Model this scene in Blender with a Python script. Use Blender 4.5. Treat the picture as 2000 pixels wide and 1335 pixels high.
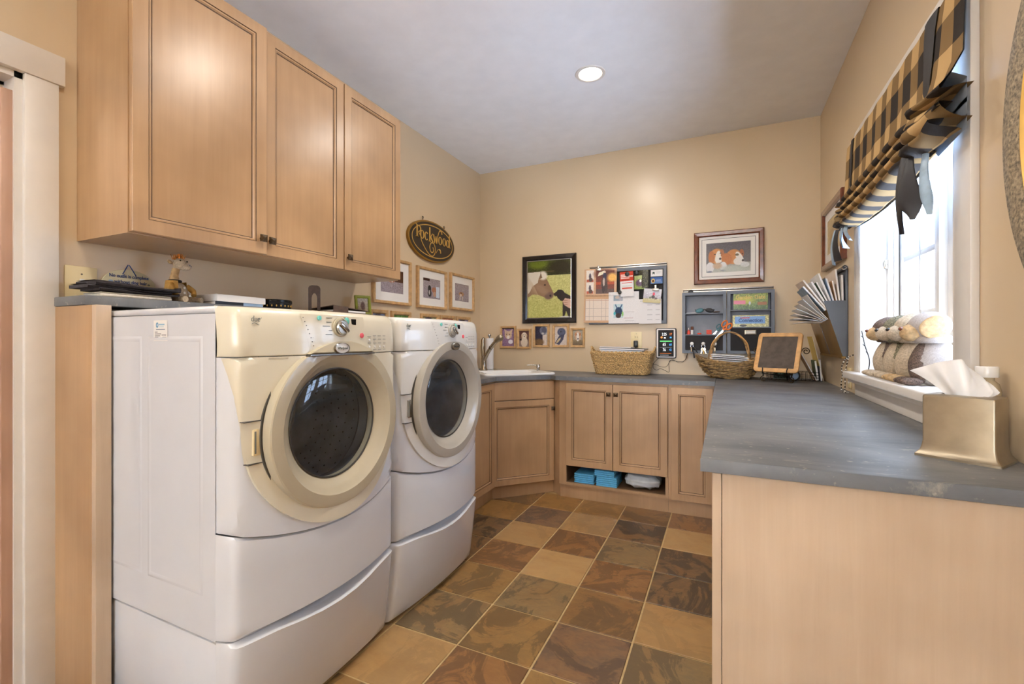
import bpy, bmesh, math, random
import numpy as np
from mathutils import Vector, Matrix
random.seed(7); RNG = np.random.default_rng(5)
for o in list(bpy.data.objects): bpy.data.objects.remove(o)
SC = bpy.context.scene; COL = SC.collection
R = math.radians; PI = math.pi

# ------------------------------------------------------------------ camera
cam = bpy.data.objects.new('camera', bpy.data.cameras.new('camera')); COL.objects.link(cam)
cam.location = (0, 0, 1.19); cam.rotation_euler = (R(90), 0, math.atan(414/893))
cam.data.sensor_width = 36; cam.data.lens = 893/2000*36; cam.data.shift_y = -5.5/2000
cam.data.clip_start = .02; SC.camera = cam
# ------------------------------------------------------------------ room numbers
XL, XR, YB, YF, ZC = -2.09, .61, 3.79, -5.0, 2.745
CT = .914                                   # worktop height
# ------------------------------------------------------------------ light
SC.view_settings.view_transform = 'Standard'; SC.view_settings.look = 'None'
SC.view_settings.gamma = 1; SC.view_settings.use_curve_mapping = False
SC.view_settings.exposure = 0.55
wd = bpy.data.worlds.new('sky'); SC.world = wd; wd.use_nodes = True
wd.node_tree.nodes['Background'].inputs[0].default_value = (.70, .92, 1.28, 1)
wd.node_tree.nodes['Background'].inputs[1].default_value = 7
def area(name, loc, rot, sx, sy, power, col=(1, 1, 1)):
    l = bpy.data.lights.new(name, 'AREA'); l.shape = 'RECTANGLE'; l.size = sx; l.size_y = sy
    l.energy = power; l.color = col
    o = bpy.data.objects.new(name, l); COL.objects.link(o); o.location = loc; o.rotation_euler = rot
    return o
area('fill_rear', (-.75, YF+.06, 1.60), (R(90), 0, PI), 1.2, .9, 5, (.75, .95, 1.24))           # unseen fill lamp added at the rear window opening
area('fill_rear_up', (-.75, YF+.14, 1.25), (R(140), 0, PI), 2.2, .6, 400, (.74, .95, 1.28))      # unseen fill lamp added there, tilted up to brighten the ceiling
area('fill_ceiling_outside', (2.75, 2.2, -.25), (PI, 0, 0), 3.6, 6.0, 2300, (.74, .94, 1.26))                     # lamp added outside below the side window to brighten the ceiling
DOWN = [(-.711, 2.625), (-.745, 1.53), (-.745, .43), (-.745, -.8), (-.745, -2.6)]
DOWN_POWER, DOWN_COL = 8, (1, .92, .82)

# ------------------------------------------------------------------ materials
def lin(c):
    c = [x/255 for x in c[:3]]
    return tuple((x/12.92 if x <= .04045 else ((x+.055)/1.055)**2.4) for x in c)+(1,)
MATS = {}
def nodes(name):
    m = bpy.data.materials.new(name); m.use_nodes = True; nt = m.node_tree
    MATS[name] = m
    return m, nt, nt.nodes['Principled BSDF']
def N(nt, t, **kw):
    n = nt.nodes.new(t)
    for k, v in kw.items():
        if isinstance(k, str) and hasattr(n, k): setattr(n, k, v)
    return n
def setp(b, rough=.5, metal=0, spec=.5, coat=0):
    b.inputs['Roughness'].default_value = rough; b.inputs['Metallic'].default_value = metal
    b.inputs['Specular IOR Level'].default_value = spec; b.inputs['Coat Weight'].default_value = coat
def ramp(nt, fac, stops):
    r = N(nt, 'ShaderNodeValToRGB'); e = r.color_ramp.elements
    while len(e) < len(stops): e.new(.5)
    for x, (p, c) in zip(e, stops): x.position = p; x.color = lin(c)
    nt.links.new(fac, r.inputs[0]); return r.outputs[0]
def noise(nt, vec, scale, detail=4, rough=.55, stretch=(1, 1, 1), dist=0):
    mp = N(nt, 'ShaderNodeMapping'); mp.inputs['Scale'].default_value = stretch
    nt.links.new(vec, mp.inputs[0])
    n = N(nt, 'ShaderNodeTexNoise'); n.inputs['Scale'].default_value = scale
    n.inputs['Detail'].default_value = detail; n.inputs['Roughness'].default_value = rough
    n.inputs['Distortion'].default_value = dist
    nt.links.new(mp.outputs[0], n.inputs['Vector']); return n.outputs['Fac']
def pos(nt): return N(nt, 'ShaderNodeNewGeometry').outputs['Position']
def objc(nt): return N(nt, 'ShaderNodeTexCoord').outputs['Object']
def mixc(nt, fac, a, b, mode='MIX'):
    m = N(nt, 'ShaderNodeMix', data_type='RGBA', blend_type=mode)
    for s, v in ((0, fac), (6, a), (7, b)):
        if hasattr(v, 'links'): nt.links.new(v, m.inputs[s])
        else: m.inputs[s].default_value = v
    return m.outputs[2]
def bump(nt, b, h, strength=.2, dist=.002):
    n = N(nt, 'ShaderNodeBump'); n.inputs['Strength'].default_value = strength; n.inputs['Distance'].default_value = dist
    nt.links.new(h, n.inputs['Height']); nt.links.new(n.outputs[0], b.inputs['Normal'])
def plain(name, c, rough=.5, metal=0, spec=.5, coat=0, var=.06, scale=9, bmp=0, bscale=120):
    """one colour with a slight procedural variation"""
    m, nt, b = nodes(name); setp(b, rough, metal, spec, coat)
    c0 = [max(0, x*(1-var)) for x in c]; c1 = [min(255, x*(1+var)) for x in c]
    nt.links.new(ramp(nt, noise(nt, pos(nt), scale), [(.3, c0), (.7, c1)]), b.inputs['Base Color'])
    if bmp: bump(nt, b, noise(nt, pos(nt), bscale, 3), bmp)
    return m
def wood(name, c0, c1, rough=.32, stretch=(26, 26, 1.3), sc=1.6, coat=.15):
    m, nt, b = nodes(name); setp(b, rough, 0, .5, coat); b.inputs['Coat Roughness'].default_value = .32
    p = pos(nt)
    g = noise(nt, p, sc, 6, .6, stretch, .3); bl = noise(nt, p, 2.2, 3)
    a = ramp(nt, g, [(.2, c0), (.8, c1)])
    d = ramp(nt, bl, [(.3, (205, 200, 196)), (.7, (255, 255, 255))])
    nt.links.new(mixc(nt, .8, a, d, 'MULTIPLY'), b.inputs['Base Color'])
    bump(nt, b, g, .04)
    return m
def slate(name, c0, c1, fleck, rough=.42):
    m, nt, b = nodes(name); setp(b, rough, 0, .5)
    p = pos(nt)
    a = ramp(nt, noise(nt, p, 2.4, 7, .62, (1, 2.6, 1), .6), [(.28, c0), (.72, c1)])
    v = ramp(nt, noise(nt, p, 3.1, 9, .7, (1.2, 3.5, 1), 1.2), [(.60, (0, 0, 0)), (.72, (255, 255, 255))])
    sp = ramp(nt, noise(nt, p, 60, 2, .5), [(.66, (0, 0, 0)), (.74, (255, 255, 255))])
    x = mixc(nt, v, a, mixc(nt, .55, a, lin(fleck)))
    x = mixc(nt, sp, x, mixc(nt, .4, x, lin(fleck)))
    nt.links.new(x, b.inputs['Base Color'])
    rr = N(nt, 'ShaderNodeMapRange'); nt.links.new(noise(nt, p, 5, 5), rr.inputs[0])
    rr.inputs[3].default_value = rough-.1; rr.inputs[4].default_value = rough+.14
    nt.links.new(rr.outputs[0], b.inputs['Roughness'])
    bump(nt, b, noise(nt, p, 26, 6, .65, (1, 2, 1)), .22)
    return m
def emit(name, c, s):
    m, nt, b = nodes(name); b.inputs['Base Color'].default_value = lin(c)
    b.inputs['Emission Color'].default_value = lin(c); b.inputs['Emission Strength'].default_value = s; return m
def glass(name, tint, gloss=.08, fres=1.45, rough=.02):
    m, nt, b = nodes(name); nt.nodes.remove(b)
    out = nt.nodes['Material Output']
    t = N(nt, 'ShaderNodeBsdfTransparent'); t.inputs[0].default_value = lin(tint)
    g = N(nt, 'ShaderNodeBsdfGlossy'); g.inputs['Roughness'].default_value = rough
    f = N(nt, 'ShaderNodeLayerWeight'); f.inputs[0].default_value = .5          # same reflection from both sides of the pane
    pw_ = N(nt, 'ShaderNodeMath', operation='POWER'); nt.links.new(f.outputs['Facing'], pw_.inputs[0]); pw_.inputs[1].default_value = 4
    ad = N(nt, 'ShaderNodeMath', operation='MULTIPLY_ADD'); nt.links.new(pw_.outputs[0], ad.inputs[0]); ad.inputs[1].default_value = .6; ad.inputs[2].default_value = gloss
    mx = N(nt, 'ShaderNodeMixShader'); nt.links.new(ad.outputs[0], mx.inputs[0])
    nt.links.new(t.outputs[0], mx.inputs[1]); nt.links.new(g.outputs[0], mx.inputs[2])
    nt.links.new(mx.outputs[0], out.inputs[0]); return m

m, nt, b = nodes('wall_paint'); setp(b, .30, 0, .45)
p = pos(nt); nt.links.new(ramp(nt, noise(nt, p, 1.3, 3), [(.3, (212, 189, 155)), (.7, (217, 194, 161))]), b.inputs['Base Color'])
bump(nt, b, noise(nt, p, 90, 4), .06)
plain('ceiling_paint', (243, 243, 245), .8, var=.012, bmp=.03)
plain('trim_white', (228, 222, 214), .35, var=.015)
wood('jamb_shade', (186, 146, 122), (200, 162, 138), .45)  # warm shade of the white jamb put into a brown colour
plain('hall_paint', (186, 148, 122), .7, var=.05, scale=1.5)
wood('maple', (182, 144, 104), (196, 159, 119))
wood('maple_lit', (206, 180, 152), (220, 197, 170), .4)  # maple lightened, strong flash light on the end board put into the colour
plain('glaze', (84, 58, 34), .5, var=.2, scale=40)
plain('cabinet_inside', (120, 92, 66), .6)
slate('slate_top', (84, 86, 90), (126, 126, 126), (186, 178, 156))
plain('grout', (192, 166, 120), .8, var=.06, scale=30, bmp=.2)
m, nt, b = nodes('slate_tile'); setp(b, .36, 0, .5)
oi = N(nt, 'ShaderNodeObjectInfo'); p = pos(nt)
off = N(nt, 'ShaderNodeVectorMath', operation='ADD'); nt.links.new(p, off.inputs[0])
sc = N(nt, 'ShaderNodeVectorMath', operation='SCALE'); sc.inputs[0].default_value = (37, 19, 53)
nt.links.new(oi.outputs['Random'], sc.inputs['Scale']); nt.links.new(sc.outputs[0], off.inputs[1]); q = off.outputs[0]
n1 = noise(nt, q, 4.2, 8, .62, (1, 1.7, 1), .8); n2 = noise(nt, q, 3.0, 9, .72, (1.4, 1, 1), 1.4); n3 = noise(nt, q, 18, 8, .7, (1, 1.6, 1), .5)
dark = mixc(nt, .6, oi.outputs['Color'], lin((58, 46, 36)))
lite = mixc(nt, .35, oi.outputs['Color'], lin((196, 150, 84)))
rust = mixc(nt, .4, oi.outputs['Color'], lin((150, 100, 48)))
f1 = ramp(nt, n1, [(.38, (0, 0, 0)), (.68, (255, 255, 255))])
x = mixc(nt, f1, oi.outputs['Color'], rust)
f2 = ramp(nt, n3, [(.40, (0, 0, 0)), (.66, (200, 200, 200))]); x = mixc(nt, f2, x, lite)
ad = N(nt, 'ShaderNodeMath', operation='MULTIPLY'); nt.links.new(oi.outputs['Alpha'], ad.inputs[0])
f3 = ramp(nt, n2, [(.49, (0, 0, 0)), (.525, (255, 255, 255))]); nt.links.new(f3, ad.inputs[1])
x = mixc(nt, ad.outputs[0], x, dark)
nt.links.new(x, b.inputs['Base Color'])
bump(nt, b, n2, .35, .004)
plain('appliance_white', (216, 218, 222), .16, coat=.4, var=.006)
plain('console_cream', (220, 212, 190), .22, coat=.3, var=.008)
plain('console_pale', (218, 216, 210), .22, coat=.3, var=.008)
plain('ring_beige', (186, 175, 150), .28, coat=.3, var=.02)
plain('ring_grey', (172, 165, 152), .28, coat=.3, var=.02)
plain('seam_dark', (70, 66, 60), .5)
plain('steel', (160, 160, 158), .25, 1, var=.05)
plain('chrome', (190, 190, 188), .12, 1, var=.03)
plain('bronze', (96, 82, 66), .32, 1, var=.15, scale=60)
plain('nickel', (168, 156, 138), .25, 1, var=.05)
plain('drum_grey', (176, 182, 190), .4, .3, var=.12)
plain('dark_hole', (14, 14, 15), .6)
glass('door_glass', (232, 238, 243), .06)
glass('window_glass', (252, 253, 255), .02)
plain('teal', (120, 212, 198), .3); plain('red', (232, 92, 100), .3)
plain('black', (24, 24, 26), .35); plain('matte_black', (26, 22, 22), .7); plain('black_gloss', (12, 12, 14), .1)
plain('print_grey', (120, 124, 120), .6); plain('print_dark', (40, 38, 36), .6)
plain('oak', (196, 156, 106), .45, var=.1, scale=30); plain('mount_white', (236, 232, 226), .7, var=.01)
plain('frame_black', (26, 22, 22), .22, coat=.3); plain('silver', (196, 192, 184), .25, .9)
plain('mahogany', (104, 52, 28), .25, coat=.5, var=.18, scale=25)
plain('gold_paint', (206, 164, 84), .4, .3); plain('sign_brown', (44, 32, 22), .4)
plain('gold_edge', (150, 112, 44), .4, .4)
plain('ivory', (238, 220, 174), .4, var=.01)
plain('porcelain', (238, 236, 232), .12, coat=.5, var=.005)
plain('paper', (232, 229, 226), .75, var=.02); plain('paper_warm', (222, 204, 186), .8, var=.03)
plain('paper_blue', (150, 176, 205), .6, var=.1); plain('kraft', (190, 148, 108), .8, var=.06)
plain('organizer_grey', (88, 92, 100), .42, .2, var=.04); plain('organizer_back', (128, 130, 138), .5, .1)
plain('wire_dark', (40, 34, 30), .45, .6)
plain('orange', (238, 122, 40), .35); plain('blue_teal', (60, 110, 120), .4)
plain('fabric_black', (52, 47, 50), .95, var=.25, scale=60, bmp=.4, bscale=300)
plain('linen', (222, 212, 196), .9, var=.06, scale=80, bmp=.3, bscale=400)
plain('satin_dark', (36, 34, 36), .55, var=.2, scale=20); plain('satin_blue', (150, 172, 190), .38, var=.12, scale=20)
plain('pad_blue', (92, 176, 222), .75, var=.06, scale=40); plain('poly_bag', (214, 222, 230), .25, coat=.4, var=.05, scale=20)
plain('green_frame', (142, 146, 50), .4, var=.1, scale=30); plain('binder_brown', (92, 72, 60), .6, var=.12, scale=50)
plain('yellow', (226, 196, 112), .7, var=.06)
plain('brushed_brass', (158, 146, 126), .38, .8, var=.06, scale=18)
plain('tissue', (244, 243, 242), .9, var=.01); plain('slate_board', (88, 76, 66), .85, var=.12, scale=30)
plain('oak_board', (206, 156, 96), .5, var=.12, scale=20)
plain('weave', (178, 146, 98), .8, var=.35, scale=130); plain('willow', (132, 104, 66), .7, var=.4, scale=45)
plain('plush_cream', (184, 166, 142), .95, var=.12, scale=160, bmp=.5, bscale=500)
plain('plush_tan', (178, 146, 104), .95, var=.12, scale=90, bmp=.4, bscale=400)
plain('plush_brown', (92, 76, 66), .95, var=.4, scale=220, bmp=.5, bscale=400)
plain('plush_pale', (168, 156, 147), .95, var=.08, scale=260, bmp=.6, bscale=420)
plain('plush_check', (98, 92, 74), .95, var=.6, scale=240, bmp=.5, bscale=400)
plain('fur_orange', (190, 116, 48), .95, var=.3, scale=90); plain('vest_tan', (188, 144, 72), .9, var=.1, scale=60)
plain('stone_speckle', (132, 118, 96), .6, var=.4, scale=140); plain('mirror', (225, 225, 225), .02, 1, var=.0)
plain('tin_black', (26, 28, 30), .2, .5); plain('pink', (232, 118, 148), .5); plain('amber', (220, 150, 40), .5)
plain('red_print', (214, 74, 52), .6, var=.08, scale=60)
emit('bulb', (255, 244, 224), 14)
emit('lcd_white', (235, 238, 240), .9); emit('lcd_blue', (70, 160, 235), .9); emit('lcd_orange', (235, 130, 50), .8); emit('lcd_green', (90, 190, 110), .8)
m, nt, b = nodes('print'); setp(b, .3, 0, .4)
at = N(nt, 'ShaderNodeAttribute', attribute_name='Col'); nt.links.new(at.outputs['Color'], b.inputs['Base Color'])
m, nt, b = nodes('print_matte'); setp(b, .75, 0, .3)
at = N(nt, 'ShaderNodeAttribute', attribute_name='Col'); nt.links.new(at.outputs['Color'], b.inputs['Base Color'])
# buffalo check of the roman shade: columns .065, rows .10 in UV metres
m, nt, b = nodes('buffalo_check'); setp(b, .9, 0, .2)
uv = N(nt, 'ShaderNodeUVMap'); sx = N(nt, 'ShaderNodeSeparateXYZ'); nt.links.new(uv.outputs[0], sx.inputs[0])
def stripe(sock, per):
    a_ = N(nt, 'ShaderNodeMath', operation='DIVIDE'); nt.links.new(sock, a_.inputs[0]); a_.inputs[1].default_value = per*2
    f_ = N(nt, 'ShaderNodeMath', operation='FRACT'); nt.links.new(a_.outputs[0], f_.inputs[0])
    g_ = N(nt, 'ShaderNodeMath', operation='GREATER_THAN'); nt.links.new(f_.outputs[0], g_.inputs[0]); g_.inputs[1].default_value = .5
    return g_.outputs[0]
su, sv = stripe(sx.outputs[0], .064), stripe(sx.outputs[1], .096)
ca = mixc(nt, su, lin((196, 162, 112)), lin((134, 108, 72))); cb = mixc(nt, su, lin((134, 108, 72)), lin((56, 50, 46)))
nt.links.new(mixc(nt, sv, ca, cb), b.inputs['Base Color']); bump(nt, b, noise(nt, pos(nt), 400, 2), .3)

# ------------------------------------------------------------------ geometry helpers
class G:
    """collects faces in the local space of one part"""
    def __init__(s): s.v = []; s.f = []; s.T = None; s.uv = None; s.col = None
    def add(s, vs, fs):
        k = len(s.v)
        s.v += [tuple(s.T @ Vector(p)) for p in vs] if s.T is not None else [tuple(p) for p in vs]
        s.f += [tuple(i+k for i in f) for f in fs]; return s
    def box(s, x0, x1, y0, y1, z0, z1, r=0, n=2, skip=()):
        if r <= 0:
            vs = [(x, y, z) for z in (z0, z1) for y in (y0, y1) for x in (x0, x1)]
            fs = {'-z': (0, 2, 3, 1), '+z': (4, 5, 7, 6), '-y': (0, 1, 5, 4), '+y': (2, 6, 7, 3), '-x': (0, 4, 6, 2), '+x': (1, 3, 7, 5)}
            return s.add(vs, [f for k, f in fs.items() if k not in skip])
        bm = bmesh.new(); bmesh.ops.create_cube(bm, size=1)
        for v in bm.verts: v.co = ((x0+x1)/2+v.co.x*(x1-x0), (y0+y1)/2+v.co.y*(y1-y0), (z0+z1)/2+v.co.z*(z1-z0))
        bmesh.ops.bevel(bm, geom=bm.edges[:], offset=r, segments=n, profile=.5, affect='EDGES')
        return s.bm(bm)
    def bm(s, bm):
        bm.verts.index_update(); s.add([v.co[:] for v in bm.verts], [[v.index for v in f.verts] for f in bm.faces]); bm.free(); return s
    def prism(s, poly, z0, z1, holes=(), r=0):
        """poly in xy, extruded along z; holes are inner loops"""
        bm = bmesh.new(); es = []
        for lp in [poly]+list(holes):
            vs = [bm.verts.new((p[0], p[1], z1)) for p in lp]
            es += [bm.edges.new((vs[i], vs[(i+1) % len(vs)])) for i in range(len(vs))]
        if holes: bmesh.ops.triangle_fill(bm, edges=es, use_beauty=True)
        else: bm.faces.new(bm.verts[:])
        bmesh.ops.recalc_face_normals(bm, faces=bm.faces[:])
        if bm.faces[:] and sum(f.normal.z*f.calc_area() for f in bm.faces) < 0: bmesh.ops.reverse_faces(bm, faces=bm.faces[:])
        top = bm.faces[:]
        ext = bmesh.ops.extrude_face_region(bm, geom=top)
        for v in [g for g in ext['geom'] if isinstance(g, bmesh.types.BMVert)]: v.co.z = z0
        bmesh.ops.recalc_face_normals(bm, faces=bm.faces[:])
        if r > 0:
            ee = [e for e in bm.edges if abs(e.verts[0].co.z-z1) < 1e-6 and abs(e.verts[1].co.z-z1) < 1e-6 and len(e.link_faces) == 2 and abs(e.link_faces[0].normal.z-e.link_faces[1].normal.z) > .5]
            bmesh.ops.bevel(bm, geom=ee, offset=r, segments=2, profile=.5, affect='EDGES')
        return s.bm(bm)
    def tube(s, pts, r, n=8, closed=False, flat=1.0):
        pts = [Vector(p) for p in pts]; m = len(pts); rs = r if isinstance(r, (list, tuple)) else [r]*m
        tan = [(pts[(i+1) % m]-pts[i-1] if closed else pts[min(i+1, m-1)]-pts[max(i-1, 0)]).normalized() for i in range(m)]
        up = Vector((0, 0, 1)) if abs(tan[0].z) < .9 else Vector((1, 0, 0))
        u = tan[0].cross(up).normalized(); vs = []
        for i in range(m):
            u = (u-tan[i]*u.dot(tan[i])); u = u.normalized() if u.length > 1e-6 else tan[i].orthogonal().normalized()
            w = tan[i].cross(u)
            vs += [pts[i]+u*(math.cos(2*PI*k/n)*rs[i])+w*(math.sin(2*PI*k/n)*rs[i]*flat) for k in range(n)]
        fs = [(i*n+k, i*n+(k+1) % n, ((i+1) % m)*n+(k+1) % n, ((i+1) % m)*n+k) for i in range(m if closed else m-1) for k in range(n)]
        if not closed: fs += [tuple(range(n))[::-1], tuple((m-1)*n+k for k in range(n))]
        return s.add(vs, fs)
    def lathe(s, prof, n=32, c=(0, 0, 0), clamp=None, sx=1, sy=1, cap=True):
        """profile (radius, height) turned about z through c"""
        vs = []
        for rr, z in prof:
            for k in range(n):
                a = 2*PI*k/n; x = c[0]+rr*math.cos(a)*sx; y = c[1]+rr*math.sin(a)*sy
                if clamp is not None: y = min(y, clamp)
                vs.append((x, y, c[2]+z))
        m = len(prof)
        fs = [(i*n+k, i*n+(k+1) % n, (i+1)*n+(k+1) % n, (i+1)*n+k) for i in range(m-1) for k in range(n)]
        if cap:
            if prof[0][0] > 1e-6: fs.append(tuple(range(n))[::-1])
            if prof[-1][0] > 1e-6: fs.append(tuple((m-1)*n+k for k in range(n)))
        return s.add(vs, fs)
    def ell(s, c, r, nu=16, nv=10, rot=None, fn=None):
        vs = []; c = Vector(c)
        for j in range(nv+1):
            ph = PI*j/nv
            for k in range(nu):
                a = 2*PI*k/nu; p = Vector((r[0]*math.sin(ph)*math.cos(a), r[1]*math.sin(ph)*math.sin(a), r[2]*math.cos(ph)))
                if fn: p = Vector(fn(p))
                if rot is not None: p = rot @ p
                vs.append(c+p)
        return s.add(vs, [(j*nu+k, (j+1)*nu+k, (j+1)*nu+(k+1) % nu, j*nu+(k+1) % nu) for j in range(nv) for k in range(nu)])
    def grid(s, fn, us, vs_, flip=False, uv=None, wrap=False):
        k0 = len(s.v); pts = [fn(u, v) for v in vs_ for u in us]; nu = len(us)
        fs = [(j*nu+i, j*nu+(i+1) % nu, (j+1)*nu+(i+1) % nu, (j+1)*nu+i) for j in range(len(vs_)-1) for i in range(nu if wrap else nu-1)]
        if flip: fs = [f[::-1] for f in fs]
        s.add(pts, fs)
        if uv:
            s.uv = (s.uv or [])+[uv(u, v) for v in vs_ for u in us]
        return s
    def frame(s, x0, x1, y0, y1, prof):
        """mitred frame: profile points (inset from the outer edge, height) swept round the rectangle"""
        vs = []
        for t, d in prof: vs += [(x0+t, y0+t, d), (x1-t, y0+t, d), (x1-t, y1-t, d), (x0+t, y1-t, d)]
        m = len(prof)
        return s.add(vs, [(i*4+k, i*4+(k+1) % 4, ((i+1) % m)*4+(k+1) % 4, ((i+1) % m)*4+k) for i in range(m) for k in range(4)])
    def build(s, name, mat, parent=None, smooth=None, mw=None):
        me = bpy.data.meshes.new(name); me.from_pydata(s.v, [], s.f); me.validate(clean_customdata=False)
        me.materials.append(MATS[mat])
        if s.uv:
            l = me.uv_layers.new(name='UVMap')
            for lp in me.loops: l.data[lp.index].uv = s.uv[lp.vertex_index]
        if s.col is not None:
            ca = me.color_attributes.new('Col', 'FLOAT_COLOR', 'POINT'); ca.data.foreach_set('color', np.asarray(s.col, dtype=np.float32).ravel())
        if smooth is not None:
            me.polygons.foreach_set('use_smooth', [True]*len(me.polygons)); me.set_sharp_from_angle(angle=R(smooth))
        bm = bmesh.new(); bm.from_mesh(me)
        if s.col is None and not s.uv: bmesh.ops.recalc_face_normals(bm, faces=bm.faces[:])
        bm.to_mesh(me); bm.free(); me.update()
        o = bpy.data.objects.new(name, me); COL.objects.link(o)
        if parent: o.parent = parent
        if mw is not None: o.matrix_local = mw
        return o
def tag(o, label=None, cat=None, group=None, kind=None):
    for k, v in (('label', label), ('category', cat), ('group', group), ('kind', kind)):
        if v: o[k] = v
    return o
def root(name, label, cat, mw, group=None):
    o = bpy.data.objects.new(name, None); COL.objects.link(o); o.matrix_world = mw; o.empty_display_size = .05
    return tag(o, label, cat, group)
def basis(o, ex, ey):
    ex, ey = Vector(ex).normalized(), Vector(ey).normalized(); ez = ex.cross(ey)
    return Matrix(((ex.x, ey.x, ez.x, o[0]), (ex.y, ey.y, ez.y, o[1]), (ex.z, ey.z, ez.z, o[2]), (0, 0, 0, 1)))
def onL(y, z, d=0): return basis((XL+d, y, z), (0, 1, 0), (0, 0, 1))      # against the left wall: local x = +Y, y = up, z = out
def onB(x, z, d=0): return basis((x, YB-d, z), (1, 0, 0), (0, 0, 1))      # against the back wall
def onR(y, z, d=0): return basis((XR-d, y, z), (0, -1, 0), (0, 0, 1))     # against the right wall: local x = -Y
def at(x, y, z=0, rz=0): return Matrix.Translation((x, y, z)) @ Matrix.Rotation(rz, 4, 'Z')
def Rx(a): return Matrix.Rotation(a, 4, 'X')
def Ry(a): return Matrix.Rotation(a, 4, 'Y')
def Rz(a): return Matrix.Rotation(a, 4, 'Z')
def Tr(x, y, z): return Matrix.Translation((x, y, z))
def ang(n, a0=0, a1=2*PI, end=False): return [a0+(a1-a0)*i/(n-1 if end else n) for i in range(n)]
def spiral(c, r0, r1, turns, n=28, a0=0, plane='xz', sgn=1):
    out = []
    for i in range(n):
        t = i/(n-1); a = a0+sgn*2*PI*turns*t; r = r0+(r1-r0)*t
        out.append((c[0]+r*math.cos(a), c[1], c[2]+r*math.sin(a)) if plane == 'xz' else (c[0]+r*math.cos(a), c[1]+r*math.sin(a), c[2]))
    return out
def bez(p0, p1, p2, p3, n=14):
    P = [Vector(p) for p in (p0, p1, p2, p3)]
    return [P[0]*(1-t)**3+P[1]*3*t*(1-t)**2+P[2]*3*t*t*(1-t)+P[3]*t**3 for t in [i/(n-1) for i in range(n)]]
def smoothpath(pts, sub=6):
    P = [Vector(p) for p in pts]; out = []
    for i in range(len(P)-1):
        a, b_, c, d = P[max(i-1, 0)], P[i], P[i+1], P[min(i+2, len(P)-1)]
        for k in range(sub):
            t = k/sub; out.append(.5*((2*b_)+(c-a)*t+(2*a-5*b_+4*c-d)*t*t+(3*b_-a-3*c+d)*t**3))
    return out+[P[-1]]
def text(name, s, size, mat, parent, x, y, z, sx=1, align='CENTER', depth=.0006, bold=0, shear=0, mw=None):
    c = bpy.data.curves.new('t', 'FONT'); c.body = s; c.size = size; c.align_x = align; c.align_y = 'CENTER'
    c.extrude = depth; c.offset = bold; c.shear = shear; c.resolution_u = 3
    o = bpy.data.objects.new('t', c); COL.objects.link(o)
    bpy.context.view_layer.update()
    me = bpy.data.meshes.new_from_object(o.evaluated_get(bpy.context.evaluated_depsgraph_get()))
    bpy.data.objects.remove(o); bpy.data.curves.remove(c); me.name = name
    me.transform(Tr(x, y, z) @ Matrix.Diagonal((sx, 1, 1, 1)))
    me.materials.clear(); me.materials.append(MATS[mat])
    r = bpy.data.objects.new(name, me); COL.objects.link(r); r.parent = parent
    if mw is not None: r.matrix_local = mw
    return r
def ribbon(g, pts, w, z0, z1):
    """flat stroke in xy with per-point width"""
    P = [Vector((p[0], p[1])) for p in pts]; m = len(P); ws = w if isinstance(w, (list, tuple)) else [w]*m
    L, Rr = [], []
    for i in range(m):
        t = (P[min(i+1, m-1)]-P[max(i-1, 0)]).normalized(); n = Vector((-t.y, t.x))*ws[i]/2
        L.append(P[i]+n); Rr.append(P[i]-n)
    vs = [(q.x, q.y, z1) for q in L]+[(q.x, q.y, z1) for q in Rr]+[(q.x, q.y, z0) for q in L]+[(q.x, q.y, z0) for q in Rr]
    fs = []
    for i in range(m-1): fs += [(i, m+i, m+i+1, i+1), (i, i+1, 2*m+i+1, 2*m+i), (m+i, 3*m+i, 3*m+i+1, m+i+1)]
    fs += [(0, 2*m, 3*m, m), (m-1, 2*m-1, 4*m-1, 3*m-1)]
    g.add(vs, fs)

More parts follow.
